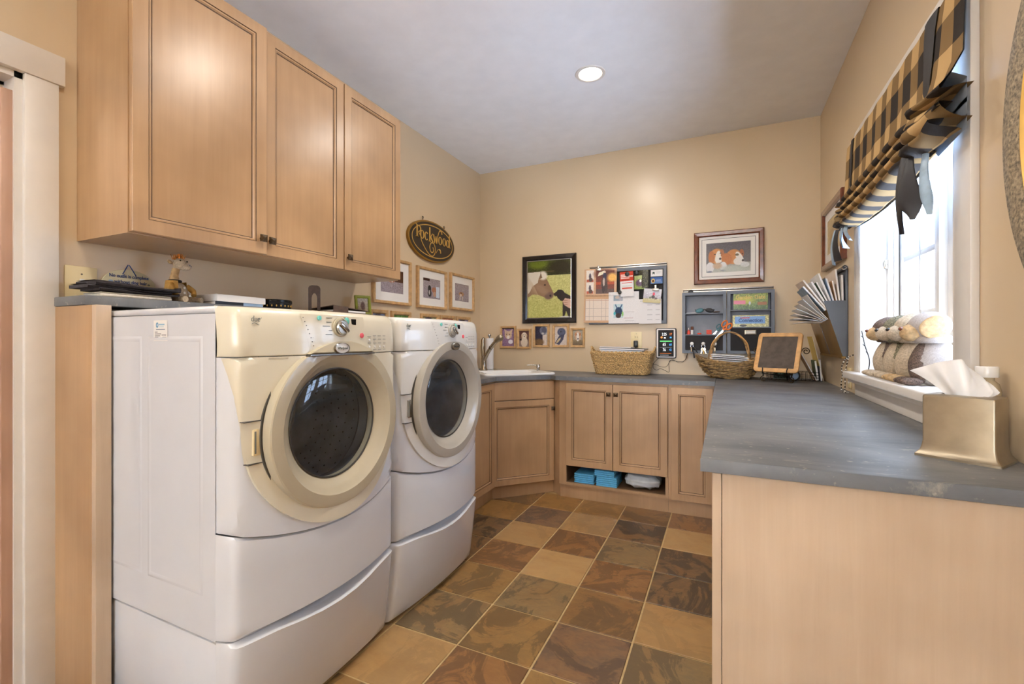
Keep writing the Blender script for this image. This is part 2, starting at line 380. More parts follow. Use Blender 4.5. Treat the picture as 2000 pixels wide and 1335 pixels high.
# ------------------------------------------------------------------ printed pictures: colour per vertex of a fine flat sheet
class P:
    def __init__(s, nx, ny, c=(200, 200, 200)):
        s.nx, s.ny = nx, ny; s.a = np.ones((ny, nx, 3))*np.array(c, float)
        s.U, s.V = np.meshgrid(np.linspace(0, 1, nx), np.linspace(0, 1, ny)); s.asp = nx/ny
    def mix(s, m, c): s.a = s.a*(1-m[..., None])+np.array(c, float)*m[..., None]; return s
    def vgrad(s, v0, v1, c0, c1):
        t = np.clip((s.V-v0)/(v1-v0), 0, 1); m = ((s.V >= v0) & (s.V <= v1)).astype(float)
        col = np.array(c0)*(1-t[..., None])+np.array(c1)*t[..., None]; s.a = s.a*(1-m[..., None])+col*m[..., None]; return s
    def rect(s, u0, v0, u1, v1, c): return s.mix(((s.U >= u0) & (s.U <= u1) & (s.V >= v0) & (s.V <= v1)).astype(float), c)
    def ell(s, cu, cv, ru, rv, c, rot=0, soft=.12, k=1):
        x, y = (s.U-cu)*s.asp, s.V-cv; a = R(rot); X = x*math.cos(a)+y*math.sin(a); Y = -x*math.sin(a)+y*math.cos(a)
        d = np.sqrt((X/(ru*s.asp))**2+(Y/rv)**2); return s.mix(k*np.clip((1-d)/soft+.5, 0, 1), c)
    def poly(s, pts, c):
        ins = np.zeros(s.U.shape, bool); n = len(pts)
        for i in range(n):
            (x1, y1), (x2, y2) = pts[i], pts[(i+1) % n]
            if y1 == y2: continue
            cr = ((y1 > s.V) != (y2 > s.V)) & (s.U < (x2-x1)*(s.V-y1)/(y2-y1)+x1); ins ^= cr
        return s.mix(ins.astype(float), c)
    def noise(s, amp, cell=1, only=None):
        n = RNG.normal(0, 1, (s.ny//cell+2, s.nx//cell+2)); n = np.kron(n, np.ones((cell, cell)))[:s.ny, :s.nx]
        if only is not None: n = n*((s.V >= only[0]) & (s.V <= only[1]))
        s.a = np.clip(s.a+n[..., None]*amp, 0, 255); return s
    def sheet(s, name, w, h, z, parent, mat='print', x0=None, y0=None, bend=None):
        x0 = -w/2 if x0 is None else x0; y0 = 0 if y0 is None else y0
        g = G(); us, vs = np.linspace(0, 1, s.nx), np.linspace(0, 1, s.ny)
        g.grid(lambda u, v: (x0+u*w, y0+v*h, z+(bend(u, v) if bend else 0)), list(us), list(vs))
        c = s.a/255; c = np.where(c <= .04045, c/12.92, ((c+.055)/1.055)**2.4)
        g.col = np.concatenate([c, np.ones(c.shape[:2]+(1,))], 2).reshape(-1, 4)
        return g.build(name, mat, parent)

# ================================================================== THE ROOM
def struct(o): o['kind'] = 'structure'; return o
WT = .14
g = G(); g.box(XL-1.6, XR+.3, YF-.1, YB+.1, -.06, -.004); FLOOR = struct(g.build('floor', 'grout'))
cl = G()
cl.prism([(XL-WT, YF-WT), (XR+WT+.1, YF-WT), (XR+WT+.1, YB+WT), (XL-WT, YB+WT)], ZC, ZC+.06,
         holes=[[(x+.07*math.cos(a), y+.07*math.sin(a)) for a in ang(24)] for x, y in DOWN])
CEIL = struct(cl.build('ceiling', 'ceiling_paint'))
g = G(); g.box(XL-WT, XR+WT+.1, YB, YB+WT, 0, ZC); struct(g.build('wall_back', 'wall_paint'))
DY0, DY1, DZ = -.14, .685, 2.06               # door opening in the left wall
g = G(); g.box(XL-WT, XL, DY1, YB, 0, ZC).box(XL-WT, XL, YF, DY0, 0, ZC).box(XL-WT, XL, DY0, DY1, DZ, ZC)
struct(g.build('wall_left', 'wall_paint'))
WY0, WY1, WZ0, WZ1, WX = 1.70, 2.70, 1.03, 2.12, .165   # window opening in the right wall
g = G(); g.box(XR, XR+WX, WY1, YB, 0, ZC).box(XR, XR+WX, YF, WY0, 0, ZC).box(XR, XR+WX, WY0, WY1, WZ1, ZC).box(XR, XR+WX, WY0, WY1, 0, WZ0-.035)
struct(g.build('wall_right', 'wall_paint'))
# wall behind the camera with an unseen window added to let light in
g = G(); a0, a1 = -1.4, -.1
g.box(XL-WT, a0, YF-WT, YF, 0, ZC).box(a1, XR+WX, YF-WT, YF, 0, ZC).box(a0, a1, YF-WT, YF, 2.1, ZC).box(a0, a1, YF-WT, YF, 0, 1.1)
struct(g.build('wall_front', 'wall_paint'))
w2 = struct(G().frame(0, a1-a0, 0, 1.0, [(0, 0), (0, .04), (.06, .04), (.06, 0)]).build('window_added', 'trim_white', mw=basis((a1, YF-.05, 1.1), (-1, 0, 0), (0, 0, 1))))
G().box(.63, .67, .06, .94, .0, .035).build('mullion_added', 'trim_white', w2)
G().box(.06, 1.24, .06, .94, .01, .014).build('pane', 'window_glass', w2)
# hall beyond the door
g = G(); hx = XL-WT-1.15
g.box(hx-.1, hx, -1.6, 2.4, 0, 2.5).box(hx, XL-WT-.001, 2.3, 2.4, 0, 2.5).box(hx, XL-WT-.001, -1.6, -1.5, 0, 2.5).box(hx, XL-WT-.001, -1.6, 2.4, 2.44, 2.5)
struct(g.build('wall_hall', 'hall_paint'))
hl = bpy.data.lights.new('hall_lamp', 'POINT'); hl.energy = 9; hl.color = (1, .88, .76); hl.shadow_soft_size = .1
o = bpy.data.objects.new('hall_lamp', hl); COL.objects.link(o); o.location = (XL-.75, -.3, 2.2)
# door casing and jamb
c = G(); c.box(DY1, DY1+.085, 0, DZ, 0, .02, .002).box(DY0-.085, DY0, 0, DZ, 0, .02, .002)
d1 = struct(c.build('door_1', 'trim_white', mw=onL(0, 0), smooth=30))
G().box(DY0-.10, DY1+.10, DZ, DZ+.10, 0, .026, .003).build('head_casing', 'trim_white', d1, 30)
j = G(); j.box(DY1-.02, DY1+.001, 0, DZ, -WT, .004).box(DY0-.001, DY0+.02, 0, DZ, -WT, .004).box(DY0, DY1, DZ-.02, DZ, -WT, .004)
j.build('jamb', 'trim_white', d1)
j = G(); j.box(DY1-.032, DY1-.02, 0, DZ-.02, -WT+.03, -WT+.07).box(DY0+.02, DY1-.02, DZ-.032, DZ-.02, -WT+.03, -WT+.07)
j.build('door_stop', 'trim_white', d1)

G().box(DY1-.046, DY1-.010, .012, 1.998, -.80, -.006, .002).build('jamb_shade_board', 'jamb_shade', d1, 30)  # brown board added over the white jamb to carry its warm shade
# slate floor tiles, each its own piece
PX, PY, TX0, TY0 = .3098, .3015, -.3258, 3.036
bm = bmesh.new(); bmesh.ops.create_cube(bm, size=1)
for v in bm.verts: v.co = (v.co.x*(PX-.008), v.co.y*(PY-.008), v.co.z*.012-.006)
bmesh.ops.bevel(bm, geom=[e for e in bm.edges if all(v.co.z > -.001 for v in e.verts)], offset=.0018, segments=1, affect='EDGES')
tme = bpy.data.meshes.new('tile'); bm.to_mesh(tme); bm.free(); tme.materials.append(MATS['slate_tile'])
TONE = dict(t=(168, 134, 88), o=(150, 112, 62), b=(122, 92, 58), r=(136, 97, 60), d=(102, 82, 60), p=(108, 86, 70), g=(128, 108, 76), l=(182, 148, 100), m=(138, 108, 66))
# rows from the sink side towards the camera, columns rightwards from the machines
TM = {}
for j, row in {2: 'dboobr', 1: 'ooptdl', 0: 'ddtrgd', -1: 'ddrlrd', -2: 'dmmgbt', -3: 'dtgmpg', -4: 'mttrmb'}.items():
    for k, ch in enumerate(row): TM[j, k-5] = ch
for j in range(-26, 5):
    for i in range(-6, 4):
        x0, y0 = TX0+i*PX, TY0+(j-2)*PY
        cx, cy = x0+PX/2, y0+PY/2
        if cx < XL-.1 or cx > XR+.12 or cy < YF-.1 or (cy > 3.45) or (cx > .16 and cy > 1.4) or (cx < -1.72 and cy > 1.0): continue
        k = TM.get((j, i)) or random.choice('tobrdpgmmb')
        o = bpy.data.objects.new('tile', tme); COL.objects.link(o); o.parent = FLOOR
        o.location = (cx, cy, random.uniform(-.0006, .0006)); c = lin(TONE[k])
        o.color = (c[0], c[1], c[2], {'d': 1, 'p': .7, 'b': .6, 'r': .7, 'o': .45, 'g': .75, 'm': .7, 't': .25, 'l': .1}[k])

# ------------------------------------------------------------------ window over the worktop
W = struct(G().frame(-WY1+.012, -WY0-.012, WZ0, WZ1-.012, [(0, -.163), (0, -.15), (.012, -.15), (.012, -.163)]).build('window_1', 'trim_white', mw=onR(0, 0)))
c = G()   # casing round the opening (local x = -Y, y = Z, z = into the room)
c.box(-WY1-.095, -WY1, WZ0, WZ1+.095, 0, .02, .003).box(-WY0, -WY0+.095, WZ0, WZ1+.095, 0, .02, .003).box(-WY1, -WY0, WZ1, WZ1+.095, 0, .02, .003)
c.build('casing', 'trim_white', W, 30)
c = G(); c.box(-WY1-.001, -WY1+.012, WZ0, WZ1, -.163, .018).box(-WY0-.012, -WY0+.001, WZ0, WZ1, -.163, .018).box(-WY1, -WY0, WZ1-.012, WZ1, -.163, .018)
c.box(-WY1+.012, -WY1+.03, WZ0, WZ1, -.105, -.085).box(-WY1+.03, -WY1+.042, WZ0, WZ1, -.12, -.105)
c.build('jamb_lining', 'trim_white', W)
c = G(); c.box(-2.205, -2.165, WZ0, WZ1, -.155, -.10, .003); c.build('centre_mullion', 'trim_white', W, 30)
for y0, y1 in ((2.206, 2.688), (1.712, 2.164)):
    s = G(); s.frame(-y1, -y0, WZ0+.005, WZ1-.01, [(0, -.16), (0, -.125), (.05, -.125), (.058, -.132), (.058, -.16)])
    s = s.build('sash', 'trim_white', W)
    b2 = G()
    for z in (1.30, 1.55, 1.81): b2.box(-y1+.05, -y0-.05, z-.013, z+.013, -.152, -.132, .003)
    b2.box(-(y0+y1)/2-.011, -(y0+y1)/2+.011, WZ0+.05, WZ1-.06, -.153, -.13, .003)
    b2.build('glazing_bar', 'trim_white', s, 30)
    G().box(-y1+.05, -y0-.05, WZ0+.05, WZ1-.06, -.146, -.142).build('pane', 'window_glass', s)
c = G(); c.box(-WY1+.022, -WY1+.027, 1.52, 1.56, -.085, -.07, .001).build('sash_latch', 'nickel', W, 30)
c = G(); c.box(-2.81, -1.60, WZ0-.034, WZ0, 0, .065, .006, 3); c.build('sill', 'trim_white', W, 30); G().box(-WY1+.001, -WY0-.001, WZ0-.034, WZ0, -.163, .0).build('inner_sill', 'trim_white', W)
c = G(); c.box(-2.79, -1.62, WZ0-.052, WZ0-.033, 0, .048, .005, 2); c.build('sill_moulding', 'trim_white', W, 30)
c = G(); c.box(-2.77, -1.64, CT+.001, WZ0-.05, 0, .022, .002); c.build('apron', 'trim_white', W, 30)
# ground made pale to bounce light indoors, and low wall outside the window
plain('pale_ground', (214, 212, 202), .9); plain('far_wall', (226, 224, 220), .8)
G().box(XR+WX+.06, 26, -12, 26, -.4, -.3).build('ground_outside', 'pale_ground')['kind'] = 'structure'
tag(G().box(15.0, 15.3, -6, 22, -.3, .5).box(14.95, 15.35, -6, 22, .5, .6).build('garden_wall', 'far_wall'), 'low pale garden wall far outside the window', 'wall')

# ------------------------------------------------------------------ recessed ceiling lights
WHERE = ['lit recessed ceiling light above the floor tiles before the back wall', 'recessed ceiling light above the washing machine front', 'recessed ceiling light above the end of the right worktop', 'recessed ceiling light overhead behind the viewpoint', 'recessed ceiling light nearest the rear window']
for (x, y), lab in zip(DOWN, WHERE):
    r = root('ceiling_light', lab, 'ceiling light', at(x, y, ZC), 'recessed ceiling lights')
    G().lathe([(.066, .05), (.066, -.002), (.07, -.005), (.085, -.004), (.088, 0), (.07, .001), (.069, .05)], 36, cap=False).build('trim_ring', 'trim_white', r, 40)
    G().lathe([(.066, .0), (.062, .03), (.05, .055), (.0, .056)], 36, cap=False).build('reflector', 'trim_white', r, 40)
    G().lathe([(0, .004), (.035, .006), (.055, .014), (.06, .03), (.0, .031)], 28, cap=False).build('bulb', 'bulb', r, 60)
    l = bpy.data.lights.new('lamp', 'AREA'); l.shape = 'DISK'; l.size = .11; l.energy = DOWN_POWER; l.color = DOWN_COL
    o = bpy.data.objects.new('lamp', l); COL.objects.link(o); o.parent = r; o.location = (0, 0, -.008)

# ================================================================== CABINETS
def knob(parent, x, y, z):
    g = G(); g.lathe([(.006, 0), (.006, .016)], 10, (x, y, z))
    h = .0145; g.add([(x-h, y-h, z+.016), (x+h, y-h, z+.016), (x+h, y+h, z+.016), (x-h, y+h, z+.016), (x-h, y-h, z+.021), (x+h, y-h, z+.021), (x+h, y+h, z+.021), (x-h, y+h, z+.021), (x, y, z+.028)],
                     [(3, 2, 1, 0), (0, 1, 5, 4), (1, 2, 6, 5), (2, 3, 7, 6), (3, 0, 4, 7), (4, 5, 8), (5, 6, 8), (6, 7, 8), (7, 4, 8)])
    return g.build('knob', 'bronze', parent)
def door(parent, x0, x1, y0, y1, z, kn=None, rail=.058, mat='maple', mw=None, name='door'):
    t = .02
    if mw is not None: z = 0
    f = G(); f.frame(x0, x1, y0, y1, [(0, z), (0, z+t-.002), (.002, z+t), (rail-.012, z+t), (rail-.009, z+t-.003), (rail-.004, z+t-.003), (rail, z+t-.009), (rail, z)])
    f = f.build(name, mat, parent)
    if mw is not None: f.matrix_local = mw
    G().box(x0+rail, x1-rail, y0+rail, y1-rail, z+.003, z+t-.011).build('panel', mat, f)
    G().frame(x0+rail, x1-rail, y0+rail, y1-rail, [(-.0008, z+t-.0115), (-.0008, z+t-.0085), (.0035, z+t-.0105), (.0035, z+t-.0115)]).build('glaze_line', 'glaze', f)
    G().frame(x0+rail-.0115, x1-rail+.0115, y0+rail-.0115, y1-rail+.0115, [(0, z+t-.0005), (0, z+t+.0002), (.0022, z+t-.0018), (.0022, z+t-.003)]).build('bead_line', 'glaze', f)
    if kn: knob(f, kn[0], kn[1], z+t)
    return f

# wall cabinets over the machines (local x = Y, y = Z, z = out from the left wall)
UZ0, UZ1, UD = 1.538, 2.487, .328
c = root('wall_cabinet', 'large two-door maple wall cabinet above the machines nearest the doorway', 'cabinet', onL(.825, UZ0), 'maple wall cabinets')
H = UZ1-UZ0; w = 1.742-.825
b_ = G(); b_.box(0, w-.0008, .016, H, .001, UD-.021); b_.build('body', 'maple', c)
G().box(0, w-.0008, 0, .016, .001, UD-.021).build('underside', 'maple', c)
G().frame(0, w-.0008, 0, H, [(0, UD-.021), (0, UD-.001), (.022, UD-.001), (.022, UD-.021)]).build('face_frame', 'maple', c)
door(c, .003, .474, .004, H-.004, UD, (.447, .065), mw=Tr(.003, 0, UD+.0005) @ Ry(R(-2.0)) @ Tr(-.003, 0, 0))
door(c, .478, w-.003, .004, H-.004, UD, (.498, .065))
c = root('wall_cabinet', 'narrow single-door maple wall cabinet beside the oval sign', 'cabinet', onL(1.742, UZ0), 'maple wall cabinets')
w = 2.186-1.742
G().box(.0008, w, .016, H, .001, UD-.021).build('body', 'maple', c)
G().box(.0008, w, 0, .016, .001, UD-.021).build('underside', 'maple', c)
G().frame(.0008, w, 0, H, [(0, UD-.021), (0, UD-.001), (.022, UD-.001), (.022, UD-.021)]).build('face_frame', 'maple', c)
door(c, .003, w-.002, .004, H-.004, UD, (.024, .068))

# ledge behind the machines with its end panel
LZ = 1.333
tag(G().box(XL+.001, -1.868, .757, 2.20, LZ-.032, LZ, .003).build('ledge_top', 'slate_top', smooth=30), 'dark slate ledge along the left wall behind the washer and dryer', 'shelf')
p = root('end_panel', 'tall maple end panel between the doorway casing and the washing machine', 'panel', at(-1.95, .78, 0))
G().box(-.139, .118, -.02, .018, 0, LZ-.033, .001).build('side_board', 'maple', p)
G().box(.118, .142, -.02, .022, 0, LZ-.033, .0015).build('front_stile', 'maple_lit', p)

# base cabinets
TK = .10; BT = .881
LX = -1.545; A = Vector((LX, 3.011)); B = Vector((-1.2, 3.356)); C = Vector((-1.126, 3.285)); FY = 3.285
c = root('base_cabinet', 'maple base cabinet between the dryer and the corner sink', 'cabinet', basis((LX, 2.215, 0), (0, 1, 0), (0, 0, 1)), 'maple base cabinets')
w = A.y-2.215
G().prism([(.0, .0), (w-.12, .0), (w-.12, -.53), (0, -.53)], TK, BT).build('body', 'maple', c, mw=Matrix(((1, 0, 0, 0), (0, 0, 1, 0), (0, 1, 0, 0), (0, 0, 0, 1))))
G().box(w-.119, w-.001, TK, BT, -.02, 0).build('stile', 'maple', c)
door(c, .006, .30, TK+.003, BT-.014, .0005, (.28, BT-.09)); door(c, .304, w-.025, TK+.003, BT-.014, .0005)
G().box(0, w+.013, 0, TK, -.04, -.02).build('toe_board', 'maple', c)
ex = (B-A).normalized(); DL = (B-A).length
c = root('corner_sink_cabinet', 'diagonal maple sink cabinet in the corner with a plain drawer front', 'cabinet', basis((A.x, A.y, 0), (ex.x, ex.y, 0), (0, 0, 1)), 'maple base cabinets')
G().box(-.012, DL, TK, BT, -.02, -.0005).build('face_board', 'maple', c)
G().box(-.03, DL-.004, .735, BT-.012, 0, .02, .0015).build('drawer_front', 'maple', c)
door(c, -.03, DL-.004, TK+.003, .728, .0005, (DL-.022, .66), .055)
G().box(-.004, DL+.012, 0, TK, -.045, -.025).build('toe_board', 'maple', c)
ef = (C-B).normalized(); FLn = (C-B).length
c = root('corner_filler', 'narrow angled maple filler post right of the corner sink cabinet', 'panel', basis((B.x, B.y, 0), (ef.x, ef.y, 0), (0, 0, 1)))
G().box(.001, FLn-.004, TK, BT, -.008, 0).build('post', 'maple', c)
G().box(-.03, FLn-.012, 0, TK-.001, -.022, -.012).build('toe_board', 'maple', c)
c = root('base_cabinet', 'double-door maple base cabinet with an open cubby holding blue pads', 'cabinet', basis((C.x, FY, 0), (1, 0, 0), (0, 0, 1)), 'maple base cabinets')
x1 = -.346-C.x; cb = .248
f = G(); f.box(0, .052, TK, BT, -.02, 0).box(x1-.018, x1, TK, BT, -.02, 0).box(.052, x1-.018, BT-.02, BT, -.02, 0).box(.052, x1-.018, TK, TK+.018, -.02, 0)
f.build('face_frame', 'maple', c)
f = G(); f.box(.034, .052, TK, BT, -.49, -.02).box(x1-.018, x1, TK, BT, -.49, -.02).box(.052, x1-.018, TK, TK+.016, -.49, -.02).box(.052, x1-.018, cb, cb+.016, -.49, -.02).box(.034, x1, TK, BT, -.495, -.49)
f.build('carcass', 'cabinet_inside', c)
door(c, .054, .403, cb+.002, BT-.016, .0005, (.378, BT-.085)); door(c, .407, x1-.019+.016, cb+.002, BT-.016, .0005, (.43, BT-.085))
G().box(.0, x1, 0, TK, -.04, -.02).build('toe_board', 'maple', c)
CUB = (C.x, FY)
c = root('base_cabinet', 'narrow single-door maple base cabinet where the worktops meet', 'cabinet', basis((-.345, FY, 0), (1, 0, 0), (0, 0, 1)), 'maple base cabinets')
w = .315
G().box(.0, w, TK, BT, -.49, 0).build('body', 'maple', c)
door(c, .018, w-.035, TK+.003, BT-.016, .0005)
G().box(0, w, 0, TK, -.04, -.02).build('toe_board', 'maple', c)
# peninsula under the right-hand worktop: doors face the aisle, end panel faces the camera
c = root('peninsula_cabinet', 'long maple base cabinet with a broad pale end panel under the right worktop', 'cabinet', basis((-.005, 3.25, 0), (0, -1, 0), (0, 0, 1)))
PL = 3.25-1.168
G().box(0, PL-.02, TK, BT, -.61, -.001).build('body', 'maple', c)
G().box(PL-.019, PL, 0, BT-.003, -.605, -.001, .001).build('end_board', 'maple_lit', c)
for k in range(4): door(c, .02+k*(PL-.02)/4, (k+1)*(PL-.02)/4+.018, TK+.003, BT-.004, .0005, None if k % 2 else ((k+1)*(PL-.02)/4-.01, BT-.09), mat='maple_lit')
G().box(0, PL-.02, 0, TK, -.08, -.06).build('toe_board', 'maple', c)

# slate worktops
SCX = Vector((-1.392, 3.185)); nD = Vector((.7071, -.7071)); SW, SD = .29, .49
def sk(s, d): q = SCX+Vector((.7071, .7071))*s-nD*d; return (q.x, q.y)
hole = [sk(-SW+.03, .03), sk(SW-.03, .03), sk(SW-.03, SD-.03), sk(-SW+.03, SD-.03)]
w1 = G(); w1.prism([(XL+.003, 2.205), (-1.51, 2.205), (-1.51, 2.99), (-1.203, 3.309), (-1.1485, 3.255), (-.0525, 3.255), (-.0525, YB-.003), (XL+.003, YB-.003)], CT-.031, CT, holes=[hole])
tag(w1.build('worktop', 'slate_top'), 'slate worktop running from the dryer past the corner sink along the back wall', 'worktop')
w1 = G(); w1.prism([(-.05, 1.15), (XR-.003, 1.15), (XR-.003, YB-.003), (-.05, YB-.003)], CT-.031, CT, r=.004)
tag(w1.build('worktop', 'slate_top', smooth=30), 'slate worktop under the window on the right', 'worktop')

# ================================================================== WASHER AND DRYER
MW = .686
def Dp(a):                                   # bow of the front, out from the body edge
    t = min(max(a/MW, 0), 1); e = min(a, MW-a); k = min(max(e/.024, 0), 1)
    return (.062+.062*(1-(2*t-1)**2))*(k*(2-k))
DC = (.343, .911)
def seam(a): t = 2*a/MW-1; return .648-.058*(1-t*t)
def polar(top, inset, r0, outline, n=96):
    g = G(); rs = [0, .25, .5, .7, .85, .93, .97, 1]
    def fn(u, v):
        c_, s_ = math.cos(u), math.sin(u); ro = outline(c_, s_); r = r0+(ro-r0)*v
        a_, b_ = DC[0]+c_*r, DC[1]+s_*r; return (a_, b_, Dp(a_)+inset)
    g.grid(fn, ang(n), rs, wrap=True)
    rim = lambda k: [(g.v[len(g.v)-n+i][0], g.v[len(g.v)-n+i][1], g.v[len(g.v)-n+i][2]-k) for i in range(n)]
    m = len(g.v); g.v += rim(.012); g.f += [(m-n+i, m-n+(i+1) % n, m+(i+1) % n, m+i) for i in range(n)]
    return g
def hit_rect(c_, s_, x0, x1, y0, y1):
    r = 9
    if c_ > 1e-6: r = min(r, (x1-DC[0])/c_)
    if c_ < -1e-6: r = min(r, (x0-DC[0])/c_)
    if s_ > 1e-6: r = min(r, (y1-DC[1])/s_)
    if s_ < -1e-6: r = min(r, (y0-DC[1])/s_)
    return r
def panel_out(c_, s_):
    r = hit_rect(c_, s_, .002, MW-.002, .3, 1.139)
    if s_ < 0:
        for _ in range(6):
            a_ = DC[0]+c_*r; lim = (seam(a_)+.001-DC[1])/s_
            r = min(hit_rect(c_, s_, .002, MW-.002, .3, 1.139), lim)
    return r
def fascia_out(c_, s_):
    if s_ < 0: return .3145
    r = .3
    for _ in range(8):
        e = .004+.024*max(0, min(1, (1.139-(DC[1]+s_*r))/.228)); r = hit_rect(c_, s_, e, MW-e, .5, 1.1392)
    return r
def machine(label, name, Y0, washer):
    m = root(name, label, name.replace('_', ' '), basis((-1.285, Y0, 0), (0, 1, 0), (0, 0, 1)), 'laundry machines')
    con = 'console_cream' if washer else 'console_pale'; ring = 'ring_beige' if washer else 'ring_grey'
    # pedestal with drawer
    p = G(); p.box(.004, MW-.004, 0, .335, -.72, -.004, .004); p = p.build('pedestal', 'appliance_white', m, 30)
    d = G(); bs = [.012, .02, .05, .15, .25, .31, .335, .344]
    def pd(a, b_):
        t = (b_-.012)/.332; k = Dp(a); sc = .36+.62*t**.8; e = min(1, (b_-.012)/.012+.25)*min(1, (.344-b_)/.012+.25)
        dip = .022*max(0, 1-((a-.343)/.2)**2)*(1 if b_ > .3 else 0)*((b_-.3)/.044 if b_ > .3 else 0)
        return (a, b_-dip, k*sc*(.55+.45*e)+.002)
    us = [0, .004, .01, .018, .03, .06, .12, .2, .27, .343, .416, .486, .566, .626, .656, .668, .676, .682, .686]
    d.grid(pd, us, bs); n = len(us)
    d.add([pd(a, .344) for a in us]+[(a, .348, -.01) for a in us], [(i, i+1, n+i+1, n+i) for i in range(n-1)])
    d.build('drawer', 'appliance_white', p, 40)
    # body, open to the front so the drum can be seen
    b_ = G(); b_.box(0, MW, .345, 1.262, -.72, 0, skip=('+z',)); b_.build('body', 'appliance_white', m)
    for x, sg in ((0, -1), (MW, 1)):      # pressed outlines on both sides
        for z0, z1, y0, y1 in ((-.33, -.055, .46, 1.20), (-.66, -.36, .46, 1.20)):
            e = G(); e.T = basis((x, 0, 0), (0, 0, -sg), (0, 1, 0))
            q0, q1 = sorted((z0*-sg, z1*-sg)); e.frame(q0, q1, y0, y1, [(0, -.0005), (.005, .0014), (.012, .0014), (.02, -.0005)])
            e.build('side_pressing', 'appliance_white', m, 50)
    G().box(0, MW, 1.2635, 1.284, -.72, .002, .008, 3).build('top_lid', 'appliance_white', m, 40)
    # lower front panel
    g = G(); ts = [0, .02, .05, .15, .4, .7, .92, .975, 1]
    def lp(a, t): y = .35+(seam(a)-.0025-.35)*t; k = .8+.2*min(1, t/.05)*min(1, (1-t)/.03); return (a, y, Dp(a)*(.94+.02*t)*k)
    g.grid(lp, us, ts); g.add([lp(a, 1) for a in us]+[(a, seam(a)-.0025, -.004) for a in us], [(i, i+1, n+i+1, n+i) for i in range(n-1)])
    g.add([lp(a, 0) for a in us]+[(a, .35, -.004) for a in us], [(i, n+i, n+i+1, i+1) for i in range(n-1)])
    g.build('lower_panel', 'appliance_white', m, 40)
    polar(0, -.003, .268, panel_out).build('front_panel', 'appliance_white', m, 40)
    polar(0, .006, .268, fascia_out).build('fascia', con, m, 40)
    # console
    g = G(); cs = [(1.1405, -.006), (1.1412, .004), (1.144, .0065), (1.18, .0065), (1.22, .004), (1.255, -.001), (1.272, -.009), (1.281, -.022), (1.284, -.045)]
    g.grid(lambda a, k: (a, cs[k][0], max(Dp(a)+cs[k][1], -.002) if k < 8 else -.006), us, list(range(len(cs))))
    g.build('console', con, m, 40)
    S = lambda a, y, o=0: (a, y, Dp(a)+.0065-(max(0, y-1.18)/.075)**1.5*.0075+o)
    # control field
    G().grid(lambda a, y: S(a+(1.275-y)*.25*(1 if a < .3 else 0), y, .0006), [.185, .22, .26, .30, .34, .38, .42, .45], [1.15, 1.18, 1.21, 1.24, 1.258, 1.268]).build('control_field', con if washer else 'console_pale', m, 40)
    kx, ky = .332, 1.229
    kz = S(kx, ky)[2]
    G().lathe([(.032, 0), (.032, .006), (.028, .008), (.028, .004)], 32, (kx, ky, kz), cap=False).build('knob_ring', ring, m, 40)
    k = G().lathe([(.024, .0), (.024, .012), (.021, .016), (0, .0165)], 28, (kx, ky, kz)).build('knob', 'silver' if washer else 'ring_grey', m, 40)
    G().box(-.023, .023, -.006, .006, 0, .012, .004).build('pointer', 'chrome', k, 40, mw=Tr(kx, ky, kz+.013) @ Rz(R(-38)))
    G().lathe([(.0125, 0), (.0125, .007), (.010, .009), (0, .0095)], 20, S(.357, 1.2505)).build('start_button', 'teal', m, 40)
    G().lathe([(.0145, 0), (.0145, .005), (.0125, .006), (.0125, 0)], 20, S(.357, 1.2505), cap=False).build('button_ring', 'silver', m, 40)
    G().lathe([(.0075, 0), (.0075, .004), (0, .0045)], 16, S(.251, 1.257)).build('light_button', 'teal', m, 40)
    G().lathe([(.0085, 0), (.0085, .004), (0, .0048)], 16, S(.431, 1.203)).build('stop_button', 'red', m, 40)
    q = S(.396, 1.249); G().box(q[0]-.011, q[0]+.011, q[1]-.010, q[1]+.010, q[2]-.003, q[2]+.002, .001).build('display', 'black_gloss', m)
    dots = G(); pr = G()
    for i in range(8):
        q = S(.196+i*.0042, 1.257-i*.0125, .0008); dots.box(q[0]-.0013, q[0]+.0013, q[1]-.0013, q[1]+.0013, q[2], q[2]+.0006)
        pr.box(q[0]+.006, q[0]+.006+[.022, .01, .01, .01, .008, .022, .02, .017][i], q[1]-.0009, q[1]+.0009, q[2], q[2]+.0004)
    for i, (x0, wd_) in enumerate(((.277, .024), (.277, .02), (.262, .034), (.283, .014), (.270, .026))):
        q = S(x0, 1.259-i*.0135, .0008); pr.box(q[0], q[0]+wd_, q[1]-.0009, q[1]+.0009, q[2], q[2]+.0016)
    bt = G()
    for i in range(4):
        x = .475+i*.033
        for y in ((1.163, 1.187) if i == 0 else (1.163,)): bt.lathe([(.004, 0), (.004, .003), (0, .0035)], 12, S(x, y))
        for y in (1.152, 1.176) + ((1.19, 1.203) if i else (1.199,)):
            q = S(x, y, .0006); pr.box(q[0]-.009, q[0]+.009, q[1]-.0007, q[1]+.0007, q[2]-.001, q[2]+.0008)
    for o in (dots.build('indicator', 'print_dark', m), pr.build('lettering', 'print_grey', m), bt.build('option_button', 'porcelain', m, 40)): o['kind'] = 'stuff'
    q = S(.062, 1.247, .0012); text('logo', 'duet', .024, 'print_grey', m, q[0], q[1], q[2]+.0015, .8, shear=.1)
    lg = G(); ribbon(lg, [(q[0]-.014+.004*i, q[1]-.0135+.003*math.sin(i*.9)) for i in range(9)], .0014, q[2]+.001, q[2]+.003); lg.build('logo_underline', 'print_grey', m)
    # door
    cl = 1.1365 if washer else None
    d = G(); d.lathe([(.262, .05), (.272, .075), (.273, .122), (.2715, .128), (.268, .131), (.250, .1335), (.232, .1335), (.2295, .1315), (.226, .128), (.214, .1215), (.203, .112), (.194, .102), (.187, .096), (.181, .091), (.181, .07)], 96, (DC[0], DC[1], 0), clamp=cl, cap=False)
